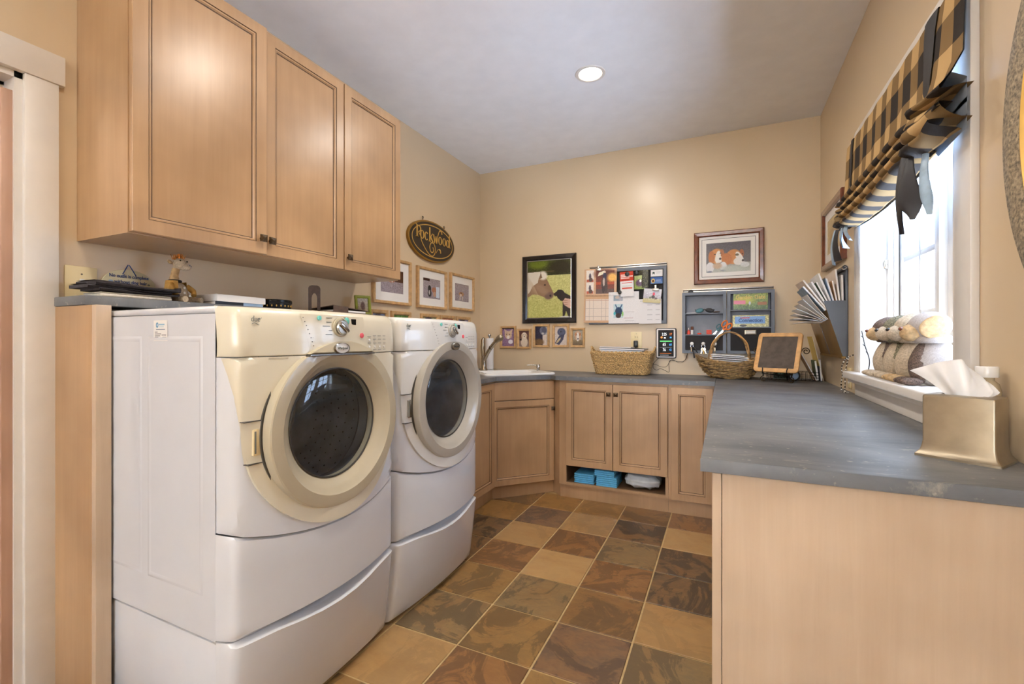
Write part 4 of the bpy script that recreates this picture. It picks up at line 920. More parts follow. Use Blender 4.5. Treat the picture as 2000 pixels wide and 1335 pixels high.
sheet('leaf_photo', 'dark green foliage photo at the top of the black board', -.62, -.545, 1.60, 1.742, .033, lambda p: p.vgrad(0, 1, (50, 48, 20), (60, 56, 24)).noise(22, 2), 30, 'photo', mat='print')
sheet('business_card', 'white business card with a small black dog', -.527, -.437, 1.685, 1.738, .034, lambda p: p.ell(.24, .56, .1, .12, (40, 60, 44)).rect(.16, .3, .19, .5, (40, 60, 44)).rect(.3, .3, .33, .5, (40, 60, 44)).rect(.45, .62, .85, .67, (190, 190, 190)).rect(.45, .45, .8, .48, (196, 196, 196)), 44, 'card', group='cards on the board')
sheet('business_card', 'blue business card with a brown animal below the white card', -.527, -.437, 1.628, 1.68, .034, lambda p: p.vgrad(0, 1, (110, 140, 186), (70, 100, 160)).ell(.2, .45, .16, .34, (224, 196, 120)).ell(.2, .4, .1, .2, (110, 70, 36)).rect(.45, .5, .85, .58, (196, 206, 226)).rect(.42, .3, .9, .36, (180, 196, 220)), 44, 'card', group='cards on the board')
sheet('hunt_photo', 'tilted photo of a rider in a pink coat among hounds', -.588, -.452, 1.478, 1.588, .044, lambda p: p.vgrad(0, .3, (200, 186, 130), (206, 196, 160)).vgrad(.3, 1, (186, 180, 190), (226, 226, 232)).noise(12, 2, (.2, .75)).ell(.58, .62, .06, .14, (226, 60, 90)).ell(.56, .42, .1, .12, (70, 54, 52)).ell(.4, .36, .06, .08, (110, 120, 90)).ell(.72, .32, .08, .07, (90, 70, 66)), 50, 'photo', rot=-6, mat='print')
g = G(); g.box(-.024, .024, -.006, .010, 0, .008, .002).box(-.008, .008, .008, .038, .001, .01, .002); tag(g.build('bulldog_clip', 'silver', None, 30, mw=onB(-.487, 1.578, .058)), 'silver bulldog clip on the tilted rider photo', 'clip', 'bulldog clips')
for x, z, rr_, d, lab in ((-.708, 1.715, .018, .055, 'black round magnet on the red leaflet'), (-.636, 1.722, .016, .05, 'black round magnet right of the red leaflet'), (-.768, 1.572, .016, .055, 'black round magnet above the goat flyer'), (-.232, 1.552, .018, .019, 'black round magnet on the rail over the organizer')):
    tag(G().lathe([(rr_, 0), (rr_, .005), (rr_-.003, .007), (0, .007)], 22).build('magnet', 'black', None, 40, mw=onB(x, z, d)), lab, 'magnet', 'black round magnets')
# outlet with a plug, weather station and its cord
o_ = root('wall_outlet', 'ivory outlet plate on the back wall above the seagrass basket', 'outlet', onB(-.645, 1.178))
G().box(-.044, .044, -.072, .072, .0005, .006, .003).build('plate', 'ivory', o_, 30)
for y in (.026, -.026):
    q = G().box(-.017, .017, y-.019, y+.019, .005, .008, .004).build('socket', 'ivory', o_, 30)
    G().box(-.009, -.006, y-.002, y+.010, .0078, .0085).box(.006, .009, y-.002, y+.008, .0078, .0085).build('slot', 'print_dark', q)['kind'] = 'stuff'
G().lathe([(.003, .005), (.003, .0075), (0, .008)], 10, (0, .055, 0)).build('screw', 'nickel', o_)
a_ = root('power_adapter', 'black plug adapter pushed into the ivory outlet', 'plug', onB(-.645, 1.152, .0085))
G().box(-.016, .016, -.030, .026, 0, .036, .006).build('housing', 'black', a_, 40)
G().tube(smoothpath([(0, -.028, .02), (.001, -.055, .022), (.004, -.085, .03)]), .003, 8).build('lead', 'black', a_, 40)
ws = root('weather_station', 'black weather station display with a white bezel on the back wall', 'display', onB(-.4135, 1.040))
G().prism(rr(-.076, .076, 0, .237, .012), .001, .024, r=.003).build('case', 'black', ws, 30)
G().prism(rr(-.070, .070, .006, .231, .009), .0241, .0265).build('bezel', 'mount_white', ws)
G().box(-.058, .058, .014, .222, .0266, .028).build('screen', 'matte_black', ws)
for tx, x, y, sz, mt in (('2:25', -.012, .188, .030, 'lcd_white'), ('17', .036, .188, .026, 'lcd_orange'), ('65', -.012, .108, .034, 'lcd_white'), ('68', .034, .107, .026, 'lcd_blue'), ('76', -.012, .066, .032, 'lcd_white'), ('42', .034, .067, .025, 'lcd_blue')):
    text('readout', tx, sz, mt, ws, x, y, .029, .72)
g = G(); g.box(-.045, .045, .130, .138, .0281, .0287).build('bar_green', 'lcd_green', ws)
g = G(); g.box(-.045, .045, .086, .0865, .0281, .0287).build('bar_line', 'lcd_white', ws); g = G(); g.box(-.045, .04, .038, .0405, .0281, .0287).build('bar_orange', 'lcd_orange', ws)
G().box(-.045, .02, .024, .0255, .0281, .0287).build('bar_text', 'lcd_white', ws)
G().lathe([(.008, 0), (0, .0006)], 16, (-.032, .164, .0281)).build('sun_icon', 'lcd_orange', ws); G().lathe([(.008, 0), (0, .0006)], 16, (-.008, .160, .0281), sy=.6).build('cloud_icon', 'lcd_white', ws); G().box(.03, .042, .158, .168, .0281, .0287).build('rain_icon', 'lcd_blue', ws)
cd = G(); cd.tube(smoothpath([(-.47, 3.766, 1.04), (-.505, 3.765, 1.00), (-.51, 3.765, .965), (-.485, 3.765, .945), (-.455, 3.762, .958), (-.42, 3.762, .945), (-.39, 3.76, .934), (-.392, 3.764, 1.0), (-.378, 3.765, 1.025), (-.33, 3.765, 1.018), (-.285, 3.765, 1.02), (-.262, 3.762, 1.05), (-.245, 3.70, 1.105)]), .0018, 6)
tag(cd.build('cord', 'black', None, 40), 'thin black cord looping along the wall below the weather display', 'cord', 'thin cords')
cd = G(); cd.tube(smoothpath([(-.515, 3.765, .995), (-.48, 3.766, .985), (-.45, 3.766, .972), (-.41, 3.766, .975), (-.385, 3.766, 1.015), (-.36, 3.766, 1.028), (-.32, 3.766, 1.008), (-.29, 3.766, 1.012), (-.268, 3.766, 1.04), (-.262, 3.766, 1.07)]), .0016, 6)
tag(cd.build('cord', 'black', None, 40), 'second thin black cord crossing the wall behind the basket rim', 'cord', 'thin cords')

# ================================================================== ORGANIZERS ON THE BACK WALL
r = root('hanging_rail', 'silver wall rail above the grey organizers', 'rail', onB(.018, 1.548), 'silver wall rails')
w = .614
G().box(-w/2, w/2, 0, .010, .001, .016, .002).build('lower_lip', 'silver', r, 30); G().box(-w/2, w/2, .0165, .026, .001, .014, .002).build('upper_lip', 'silver', r, 30); G().box(-w/2, w/2, .009, .018, .001, .008).build('channel', 'seam_dark', r)
OD = .085
def organizer(label, x0, x1, shelves, panel_h):
    w, h = x1-x0, .458; o = root('wall_organizer', label, 'organizer', onB((x0+x1)/2, 1.084), 'grey metal organizers')
    G().frame(-w/2, w/2, 0, h, [(0, .001), (0, OD), (.022, OD), (.022, .001)]).build('box_frame', 'organizer_grey', o)
    G().box(-w/2+.02, w/2-.02, .02, h-.02, .001, .004).build('back_plate', 'organizer_back', o)
    for z in shelves: G().box(-w/2+.022, w/2-.022, z-.004, z+.004, .004, OD-.002, .001).build('shelf', 'organizer_grey', o)
    G().box(-w/2+.022, w/2-.022, .022, panel_h, OD-.014, OD-.006, .001).build('lower_panel', 'matte_black', o)
    return o
OA = organizer('grey metal organizer with open shelves and three key knobs', -.289, .015, (.298, .138), .134)
OB = organizer('grey metal organizer with magazine pockets and a label holder', .021, .325, (.315, .190), .186)
KN = []
for i in range(3):
    x = -.082+i*.079
    k = G().lathe([(.004, 0), (.004, .012), (.011, .016), (.0135, .022), (.011, .029), (0, .032)], 18, (x, .072, OD-.006)).build('key_knob', 'porcelain', OA, 40); KN.append(x)
g = G(); g.frame(-.037, .037, .140, .172, [(0, OD-.006), (0, OD), (.006, OD+.001), (.007, OD-.004)]); g.build('label_holder', 'nickel', OB)
G().box(-.031, .031, .146, .166, OD-.006, OD-.0035).build('label_card', 'mount_white', OB)
def wo(o, x, y, z): return o.matrix_world @ Tr(x, y, z)
# key bunches
kx = root('key_bunch', 'key with dark blue cord on the left key knob', 'keys', wo(OA, KN[0], .055, OD+.012), 'hanging keys')
G().tube([(.010*math.cos(t), .010*math.sin(t), 0) for t in ang(16)], .0018, 6, True).build('ring', 'chrome', kx, 40)
G().tube(smoothpath([(0, -.008, 0), (.004, -.03, .002), (.012, -.055, .003), (.016, -.09, 0)]), .005, 8).build('blue_cord', 'satin_dark', kx, 40)
G().box(-.008, .006, -.045, -.008, -.001, .0015, .0006).build('key', 'nickel', kx, 40)
G().tube(smoothpath([(.004, -.008, 0), (.022, -.02, .004), (.034, -.042, .004), (.038, -.05, .002)]), .004, 8).build('black_loop', 'black', kx, 40)
kx = root('key_bunch', 'brass keys on the middle key knob', 'keys', wo(OA, KN[1], .052, OD+.012), 'hanging keys')
G().tube([(.012*math.cos(t), .012*math.sin(t), 0) for t in ang(16)], .0016, 6, True).build('ring', 'chrome', kx, 40)
for i, (a_, mt) in enumerate(((-16, 'nickel'), (4, 'gold_paint'), (20, 'nickel'))):
    g = G(); g.lathe([(.011, -.001), (.011, .001)], 14, (0, -.022, 0)).box(-.004, .004, -.058, -.03, -.0008, .0008); g.build('key', mt, kx, 40, mw=Rz(R(a_)) @ Tr(0, 0, .002*i))
kx = root('key_bunch', 'small key ring on the right key knob', 'keys', wo(OA, KN[2], .054, OD+.012), 'hanging keys')
G().tube([(.010*math.cos(t), .010*math.sin(t), 0) for t in ang(16)], .0018, 6, True).build('ring', 'black', kx, 40)
G().box(-.005, .004, -.05, -.009, -.001, .0015, .0006).build('key', 'nickel', kx, 40)
# things on the shelves of the left organizer
sg = root('sunglasses', 'dark blue mirrored sunglasses on the top organizer shelf', 'sunglasses', wo(OA, .005, .303, .05))
for sx_ in (-1, 1):
    G().ell((sx_*.034, .018, .02), (.030, .017, .008), 18, 10, rot=Rz(R(sx_*-10)).to_3x3()).build('lens', 'blue_teal' if sx_ < 0 else 'satin_dark', sg, 60)
    G().tube(smoothpath([(sx_*.062, .026, .016), (sx_*.066, .024, -.01), (sx_*.055, .014, -.034)]), .003, 8).build('temple', 'black', sg, 40)
G().tube(smoothpath([(-.012, .022, .024), (0, .027, .026), (.012, .022, .024)]), .003, 8).build('bridge', 'black', sg, 40)
tag(G().prism([(-.05, -.006), (.045, -.008), (.05, .006), (-.045, .007)], 0, .004).build('folded_note', 'paper', None, mw=wo(OA, -.075, .3025, .055) @ Rx(R(-90))), 'white folded note lying left of the sunglasses', 'paper')
tag(G().ell((0, 0, .006), (.026, .02, .006), 16, 8).build('pebble', 'binder_brown', None, 60, mw=wo(OA, .085, .3025, .06) @ Rx(R(-90))), 'flat brown pebble lying right of the sunglasses', 'stone')
def small(name, label, x, parts, cat):
    o = root(name, label, cat, wo(OA, x, .1425, .05) @ Rx(R(-90)), 'small things on the organizer shelf')
    for nm, prof, mt in parts: G().lathe(prof, 16).build(nm, mt, o, 40)
small('glue_tube', 'small red bottle at the left end of the organizer shelf', -.108, (('bottle', [(.012, 0), (.012, .022), (.005, .03), (.004, .036)], 'red_print'), ('tip', [(.003, .036), (.003, .05), (0, .051)], 'mount_white')), 'bottle')
small('lip_balm', 'white tube with dark brown cap on the organizer shelf', -.083, (('tube', [(.009, 0), (.009, .034), (.0, .034)], 'mount_white'), ('cap', [(.010, .0345), (.010, .056), (.007, .06), (0, .06)], 'mahogany')), 'tube')
small('pin_box', 'little red thumb tack pot on the organizer shelf', -.032, (('pot', [(.013, 0), (.015, .010), (0, .011)], 'red_print'), ('pin', [(.002, .0112), (.002, .03), (.004, .032), (0, .034)], 'silver')), 'pot')
n_ = root('sticky_notes', 'orange sticky note cube leaning on the organizer shelf', 'sticky notes', wo(OA, .035, .1425, .03)); G().box(-.018, .018, 0, .034, 0, .016, .001).build('pad', 'orange', n_); G().box(-.0175, .0175, .0005, .0335, .0165, .018).build('top_sheet', 'red_print', n_)
def scissors(label, mw, mt, k):
    s = root('scissors', label, 'scissors', mw, 'scissors in the organizer')
    for sg_ in (-1, 1):
        lp = [(sg_*.016*k+.013*k*math.cos(t), .034*k+.022*k*math.sin(t), sg_*.002) for t in ang(18)]
        g = G(); g.tube(lp, .0042*k, 8, True); g.tube([(sg_*.010*k, .015*k, sg_*.002), (0, -.004*k, sg_*.002)], .0045*k, 8); g.build('handle', mt, s, 40)
        G().prism([(-.004*k*sg_, -.004*k), (.004*k*sg_, -.006*k), (sg_*-.008*k, -.075*k), (sg_*-.010*k, -.07*k)], sg_*.0012-.0008, sg_*.0012+.0008).build('blade', 'chrome', s)
    G().lathe([(.003, -.004), (.003, .004)], 10, (0, -.006*k, 0)).build('pivot', 'steel', s)
scissors('large orange handled scissors standing in the organizer', OA.matrix_world @ Tr(.134, .176, OD+.012) @ Rz(R(-34)), 'orange', 1.15)
scissors('teal grey scissors beside the orange ones', OA.matrix_world @ Tr(.092, .170, .07) @ Rz(R(-40)), 'blue_teal', .85)
# magazines in the pockets of the right organizer
def mag(label, y0, w, h, painter, words, z):
    m = root('magazine', label, 'magazine', wo(OB, 0, y0, z), 'magazines in the organizer')
    G().box(-w/2, w/2, 0, h, -.008, 0).build('pages', 'paper', m)
    p_ = P(100, int(100*h/w)); painter(p_); p_.sheet('cover', w, h, .0006, m, 'print')
    for tx, x, y, sz, mt, sx_ in words: text('title', tx, sz, mt, m, x, y, .0016, sx_, bold=.0006)
    return m
mag('gardening magazine with yellow Garden Gate title in the top pocket', .320, .222, .130, lambda p: p.vgrad(0, 1, (70, 96, 34), (150, 160, 60)).noise(26, 2).noise(12, 1).ell(.3, .5, .3, .2, (176, 176, 60), soft=.8).rect(.02, .30, .36, .52, (214, 120, 146)).rect(.70, .24, .96, .42, (150, 92, 30)).ell(.48, .36, .03, .1, (214, 222, 226)).rect(0, .93, 1, 1, (226, 226, 214)),
    (('Garden Gate', 0, .088, .042, 'yellow', .86),), OD-.01)
mag('blue magazine titled Connection in the middle pocket', .195, .232, .084, lambda p: p.vgrad(0, 1, (196, 196, 150), (196, 190, 130)).noise(20, 2).rect(.07, .28, .9, .9, (124, 168, 220)).ell(.3, .12, .1, .1, (50, 40, 30)),
    (('Connection', 0, .046, .036, 'print_blue', .9), ('Customer', -.035, .066, .015, 'red_print', 1)), OD-.008) if plain('print_blue', (38, 70, 130), .6) else 0

# ================================================================== BASKETS AND EASEL ON THE BACK WORKTOP
def woven(g, loop, z0, z1, scale_fn, rows, per, rad, amp, nseg=None):
    """rows of strands weaving in and out round an upright outline"""
    L = len(loop)
    for k in range(rows):
        t = (k+.5)/rows; z = z0+(z1-z0)*t; s_ = scale_fn(t); pts = []
        for i in range(L):
            x, y = loop[i]; nx, ny = loop[(i+1) % L][0]-loop[i-1][0], loop[(i+1) % L][1]-loop[i-1][1]; ln = math.hypot(nx, ny) or 1
            wv = amp*math.sin(2*PI*per*i/L+PI*(k % 2)); pts.append((x*s_[0]+ny/ln*wv, y*s_[1]-nx/ln*wv, z+rad*.5*math.sin(2*PI*per*i/L*.5+k)))
        g.tube(pts, rad, 5, True)
def rloop(a, b, r, n):
    base = rr(-a, a, -b, b, r, 6); out = []; P_ = [Vector((x, y)) for x, y in base]; tot = sum((P_[i]-P_[i-1]).length for i in range(len(P_))); step = tot/n; acc = 0; i = 0; cur = P_[0]
    for k in range(n):
        out.append(tuple(cur)); d = step
        while True:
            nx = P_[(i+1) % len(P_)]; l = (nx-cur).length
            if l >= d: cur = cur+(nx-cur)*(d/l); break
            d -= l; cur = nx; i = (i+1) % len(P_)
    return out
plain('weave_dark', (146, 116, 72), .85, var=.3, scale=110)
b = root('seagrass_basket', 'tapered seagrass basket holding magazines on the back worktop', 'basket', at(-.722, 3.625, CT))
lp = rloop(.228, .118, .03, 150); lp2 = lambda t: (.84+.16*t, .74+.26*t)
g = G(); woven(g, lp, .008, .165, lp2, 17, 50, .0058, .0042); w_ = g.build('weave', 'weave', b, 60); w_['kind'] = 'stuff'
g = G(); n = len(lp); g.v += [(x*.835, y*.73, .004) for x, y in lp]+[(x*.985, y*.985, .168) for x, y in lp]; g.f += [(i, (i+1) % n, n+(i+1) % n, n+i) for i in range(n)]+[tuple(range(n))]; g.build('liner', 'weave_dark', b)
for ph in (0, PI):
    pts = [(x*(1+.0*ph)+.003*math.cos(i*.9+ph), y+.004*math.cos(i*.9+ph), .171+.006*math.sin(i*.9+ph)) for i, (x, y) in enumerate(lp)]
    G().tube(pts, .0065, 6, True).build('rim_strand', 'weave', b, 60)
for sx_ in (-1, 1):
    h_ = G()
    for ph in (0, PI): h_.tube([(sx_*(.226+.022*math.sin(t))+.003*math.cos(6*t+ph), -.05+.10*t/PI+.003*math.sin(6*t+ph), .155+.062*math.sin(t)) for t in ang(22, 0, PI, True)], .0052, 6)
    h_.build('handle', 'weave', b, 60)
def stackpaper(label, name, mw, w, d, h, cover, group, cat='magazine'):
    m = root(name, label, cat, mw, group); G().box(-w/2, w/2, -d/2, d/2, 0, h*.8).build('pages', 'paper', m); G().box(-w/2-.001, w/2+.001, -d/2-.001, d/2+.001, h*.8, h).build('cover', cover, m)
gp = 'magazines in the seagrass basket'
G_ = [('white magazine', 'paper', .19, .012, -.72, 0), ('pale blue magazine', 'paper_blue', .20, .010, -.725, 2), ('black covered catalogue', 'black', .215, .012, -.715, -2), ('folded grey newspaper', 'paper_warm', .15, .008, -.765, 1)]
z = CT+.163
for nm, mt, w_, h_, x, a_ in G_:
    stackpaper(nm+' in the seagrass basket', 'magazine', Tr(x, 3.628, z+.004) @ Rz(R(a_)) @ Ry(R(1.5)), w_*1.6, .17, h_, mt, gp); z += h_+.003
# willow basket with a tall twisted handle
b = root('willow_basket', 'dark willow basket with tall twisted handle full of papers', 'basket', at(.035, 3.575, CT))
ov2 = [(.205*math.cos(t), .145*math.sin(t)) for t in ang(120)]
def bw(t): k = .56+.44*math.sin(t*PI/2)**.9; return (k*(1+.05*max(0, t-.8)*5), k)
def lift(x): return .034*(abs(x)/.205)**2
for k in range(15):
    t = (k+.5)/15; s_ = bw(t); g = G(); pts = []
    for i in range(120):
        a = 2*PI*i/120; wv = .0065*math.sin(17*a*1.0+PI*(k % 2)+.3*k); x, y = ov2[i]; rl = 1+wv/.17
        pts.append((x*s_[0]*rl, y*s_[1]*rl, .006+.115*t+lift(x*s_[0])*t+.004*math.sin(5*a+k*1.7)))
    g.tube(pts, .0056 if k < 13 else .0066, 6, True); g.build('willow_row', 'willow' if k % 3 else 'weave_dark', b, 60)
g = G(); n = 120; g.v += [(x*.5, y*.5, .004) for x, y in ov2]+[(x*.86, y*.86, .06) for x, y in ov2]+[(x*.96, y*.96, .112+lift(x)) for x, y in ov2]; g.f += [(k*n+i, k*n+(i+1) % n, (k+1)*n+(i+1) % n, (k+1)*n+i) for k in range(2) for i in range(n)]+[tuple(range(n))]; g.build('liner', 'binder_brown', b, 60)
for ph in (0, 2.1, 4.2):
    pts = []
    for i in range(40):
        t = PI*i/39; x, z_ = -.125*math.cos(t), .10+.225*math.sin(t)**.8; r_ = .008+.006*(abs(math.cos(t))**3)
        pts.append((x+r_*math.cos(5*t+ph)*.7, -.012+r_*math.sin(5*t+ph)+(.05*abs(math.cos(t))**4)*(1 if ph > 3 else -1), z_))
    G().tube(pts, .0055, 6).build('handle_strand', 'oak_board' if ph < 1 else 'willow', b, 60)
gp = 'papers in the willow basket'
for i, (w_, a_, x, dz) in enumerate(((.27, -3, .03, .108), (.26, 4, .02, .121), (.25, -6, .035, .134), (.24, 5, .03, .147), (.21, -2, .02, .159))):
    o = root('envelope', ['bottom', 'second', 'third', 'fourth', 'topmost'][i]+' white envelope in the pile in the willow basket', 'envelope', Tr(.035+x-.03, 3.575, CT+dz) @ Rz(R(a_)) @ Ry(R(3)), gp)
    G().box(-w_/2, w_/2, -.07, .07, 0, .007, .001).build('sheet', 'paper', o); G().box(-w_/2+.01, w_/2-.01, -.0705, -.069, .002, .0032).build('fold_line', 'paper_blue', o)

# chalk slate on a wrought iron easel
ez = at(.312, 3.375, CT, R(-25))
e = root('easel', 'scrolled wrought iron easel standing on the back worktop', 'easel', ez)
for sx_ in (-1, 1):
    x = sx_*.083
    pts = [(x, -.03-.0, .004+0)]
    leg = smoothpath([(x*1.0, -.012, .035), (x*1.02, .002, .07), (x*.92, .035, .16), (x*.75, .062, .25)])
    G().tube(leg, .0038, 8).build('upright', 'wire_dark', e, 60)
    G().tube(spiral((x, -.012, .018), .018, .005, 1.4, 26, PI/2, 'xz', -sx_), .003, 6).build('foot_scroll', 'bronze', e, 60)
    G().tube(smoothpath([(x, -.004, .058), (x*.9, -.045, .055), (x*.85, -.056, .068), (x*.86, -.05, .088), (x*.9, -.044, .092)]), .003, 6).build('ledge_hook', 'wire_dark', e, 60)
    G().tube(smoothpath([(x*.75, .062, .22), (x*1.3, .055, .205)])+[Vector(q) for q in spiral((x*1.75, .05, .20), .024, .006, 1.5, 26, PI if sx_ > 0 else 0, 'xz', -sx_)], .003, 6).build('side_scroll', 'bronze', e, 60)
G().tube(smoothpath([(-.083, -.008, .052), (0, -.004, .046), (.083, -.008, .052)]), .003, 6).build('cross_bar', 'wire_dark', e, 60)
G().tube(smoothpath([(0, .06, .25), (0, .12, .12), (0, .165, .004)]), .0035, 6).build('prop_leg', 'wire_dark', e, 60)
G().tube([(-.0625, .062, .25), (.0625, .062, .25)], .0035, 6).build('top_bar', 'wire_dark', e, 60)
sl = root('chalk_slate', 'blank brown chalk slate in a rounded oak frame on the iron easel', 'chalkboard', ez @ Tr(.0, -.040, .064) @ Rx(R(90-22)))
w, h = .262, .268
g = G(); g.prism(rr(-w/2, w/2, 0, h, .022), 0, .013, holes=[rr(-w/2+.026, w/2-.026, .026, h-.026, .002, 1)], r=.002); g.build('frame', 'oak_board', sl, 30)
G().box(-w/2+.022, w/2-.022, .022, h-.022, .003, .009).build('slate_panel', 'slate_board', sl)
# low wire basket with photos behind the easel, leaning folders
wb = root('wire_basket', 'low black wire basket behind the easel', 'basket', at(.43, 3.60, CT))
g = G()
for z_ in (.004, .022, .040, .058): G().tube([(-.16, -.06, z_), (.13, -.06, z_), (.13, .06, z_), (-.16, .06, z_)], .0016, 5, True).build('wire', 'wire_dark', wb)
for x in np.linspace(-.16, .13, 13): G().tube([(x, -.06, .058), (x, -.06, .004), (x, .06, .004), (x, .06, .058)], .0013, 5).build('wire', 'wire_dark', wb)
def leafy(p): p.vgrad(0, 1, (30, 44, 30), (60, 80, 50)).noise(30, 2).ell(.6, .6, .2, .3, (170, 196, 190), soft=.8, k=.5).noise(10, 1)
for i, (x, a_, lab) in enumerate(((-.085, 3, 'dark green seed packet photo standing left in the wire basket'), (-.01, -4, 'dark leafy photo standing in the middle of the wire basket'))):
    q = root('photo_card', lab, 'photo', at(.43+x, 3.60+.02*i, CT+.006, R(a_)) @ Rx(R(82)), 'photo cards in the wire basket'); P(30, 26).sheet('print', .001, .001, 0, q) if 0 else None
    p_ = P(36, 30); leafy(p_); p_.sheet('print', .075, .065, .0012, q); G().box(-.0375, .0375, 0, .065, -.001, .001).build('card', 'paper', q)
tp = root('tape_roll', 'clear tape roll lying against the wire basket', 'tape', at(.418, 3.515, CT+.036) @ Rz(R(10)) @ Rx(R(90))); G().lathe([(.036, -.01), (.036, .01), (.026, .01), (.026, -.01), (.036, -.01)], 32, cap=False).build('core', 'black', tp, 40); G().lathe([(.026, -.006), (.026, .006), (.0, .006)], 24).build('filling', 'paper_blue', tp, 40)
gp = 'folders leaning in the back corner'
def leaner(name, label, x, y, w, h, th, lean, mt, rz=0, cat='folder'):
    o = root(name, label, cat, at(x, y, CT, R(rz)) @ Ry(R(lean)), gp); G().box(0, th, -w/2, w/2, .001, h, .001).build('cover', mt, o); G().box(.001, th-.001, -w/2-.002, w/2-.004, .004, h-.003).build('pages', 'paper', o)
leaner('yellow_folder', 'tall yellow folder in the corner under the wall pocket', .588, 3.66, .20, .30, .004, -12, 'yellow')
leaner('magazine', 'orange and white booklet leaning towards the easel', .548, 3.62, .15, .215, .008, -26, 'kraft', cat='magazine')
leaner('magazine', 'dark green booklet standing in the back corner', .556, 3.64, .13, .135, .012, -7, 'leaf_green', cat='magazine') if plain('leaf_green', (62, 84, 60), .5, var=.4, scale=60) else 0
leaner('magazine', 'grey backed booklet standing beside the yellow folder', .574, 3.63, .13, .145, .010, -4, 'organizer_grey', cat='magazine')

# metal file pocket on the right wall
f = root('file_pocket', 'slate grey metal wall pocket stuffed with mail on the right wall', 'wall pocket', onR(3.315, 1.085))
w = .62
G().box(-w/2, w/2, 0, .485, .001, .012, .002).build('back_plate', 'organizer_grey', f, 30)
G().tube([(-w/2, .492, .016), (w/2, .492, .016)], .012, 14).build('top_roll', 'organizer_grey', f, 40)
G().tube(spiral((0, 0, 0), .016, .004, 1.3, 22, 0, 'xy'), .0025, 6).build('end_curl', 'chrome', f, 40, mw=Tr(w/2+.003, .492, .018) @ Ry(R(90)))
for sx_ in (-1, 1):
    g = G(); g.T = basis((sx_*w/2-(0 if sx_ < 0 else .004), 0, 0), (0, 0, 1), (0, 1, 0)) if sx_ < 0 else basis((sx_*w/2, 0, 0), (0, 0, 1), (0, 1, 0))
    g.prism([(.012, .012), (.026, .012), (.112, .315), (.012, .315)], -.004, 0); g.T = None; g.build('side_plate', 'organizer_grey', f)
plain('gold_reflect', (140, 106, 52), .35, .5, var=.1)  # gold reflection on the pocket front put into the colour
fr = G(); fr.add([(-w/2, .012, .026), (w/2, .012, .026), (w/2, .295, .106), (-w/2, .295, .106), (-w/2, .012, .023), (w/2, .012, .023), (w/2, .295, .103), (-w/2, .295, .103)], [(0, 1, 2, 3), (7, 6, 5, 4), (0, 4, 5, 1), (1, 5, 6, 2), (2, 6, 7, 3), (3, 7, 4, 0)]); fr.build('front_plate', 'gold_reflect', f)
G().box(.006, .016, .015, .30, -.0005, .002).build('front_strap', 'organizer_grey', f, None, Rx(0) @ Tr(-.02, 0, .022) @ Rx(R(15.8)))
G().box(-w/2, w/2, 0, .012, .012, .03, .001).build('bottom_lip', 'gold_reflect', f)
for x in (-.09, .11):
    g = G()
    for k in range(5): g.ell((.010*math.cos(2*PI*k/5), .010*math.sin(2*PI*k/5), .001), (.006, .006, .0014), 8, 5)
    g.ell((0, 0, .001), (.005, .005, .0018), 8, 5); g.build('flower_mark', 'silver', f, 40, mw=Tr(x, .235, .0915) @ Rx(R(15.8)))['kind'] = 'stuff'
gp = 'mail in the wall pocket'; MC = ['paper', 'paper_warm', 'kraft', 'paper_blue', 'paper', 'leaf_green', 'paper', 'paper_warm', 'satin_blue', 'paper', 'binder_brown', 'paper']
NMS = ['white', 'cream', 'tan', 'pale blue', 'white glossy', 'green', 'off-white', 'beige', 'silver blue', 'plain white', 'dark brown', 'bright white']
PL_ = ['nearest the window', 'next to the nearest one', 'third from the window', 'fourth from the window', 'left of centre', 'right of centre', 'near the middle', 'sixth from the corner', 'towards the corner', 'fourth from the corner', 'third from the corner', 'next to the corner']
for i in range(9):       # magazines standing along the wall, fanning out from it
    h = .195+.028*math.sin(i*2.1); x0 = .02+.012*(i % 3)
    o = root('mail', NMS[i]+' magazine in the wall pocket, '+['closest to the wall', 'second out from the wall', 'third out from the wall', 'fourth out from the wall', 'in the middle of the fan', 'sixth out from the wall', 'third from the outside', 'second from the outside', 'outermost of the fan'][i], 'magazine', onR(3.315, 1.085) @ Tr(0, .26, .018+.0095*i) @ Rx(R(1+4.6*i+2.2*math.sin(3.1*i))) @ Rz(R(2*math.sin(1.7*i))), gp)
    G().box(x0, .298, 0, h, 0, .0068).build('pages', 'paper', o); G().box(x0-.001, .2985, -.001, h+.001, .0069, .0085).build('cover', MC[i], o)
for i in range(7):        # letters spilling from the front slot
    o = root('mail', ['white', 'cream', 'pale blue', 'plain', 'warm white', 'bright white', 'curled white'][i]+' letter spilling from the front slot, '+['highest', 'second highest', 'third highest', 'middle one', 'third lowest', 'second lowest', 'lowest'][i], 'letter', onR(3.315, 1.085) @ Tr(.17-.008*i, .215-.003*i, .088+.0035*i) @ Rx(R(40+6.5*i)), gp)
    ln = .17-.006*i; fb = lambda v: .045*v*v*((i-2)/6); th = .003
    g = G()
    for k_ in (0, -th): g.grid(lambda u, v: (-.11+.22*u, ln*v, fb(v)+k_), [0, .5, 1], [k/8 for k in range(9)], k_ < 0)
    g.grid(lambda u, v: (.11, ln*u, fb(u)-th*v), [k/8 for k in range(9)], [0, 1]); g.build('sheet', 'paper', o, 60)
    G().grid(lambda u, v: (.1102, ln*u, fb(u)-th*.3-th*.35*v), [k/8 for k in range(9)], [0, 1]).build('edge_line', 'paper_blue' if i % 2 else 'kraft', o)
o_ = root('wall_outlet', 'ivory outlet plate low on the right wall behind the bead string', 'outlet', onR(2.965, .985)); G().box(-.036, .036, -.055, .055, .0005, .006, .003).build('plate', 'ivory', o_, 30); G().box(-.016, .016, -.03, .03, .005, .008, .003).build('socket', 'mount_white', o_, 30)

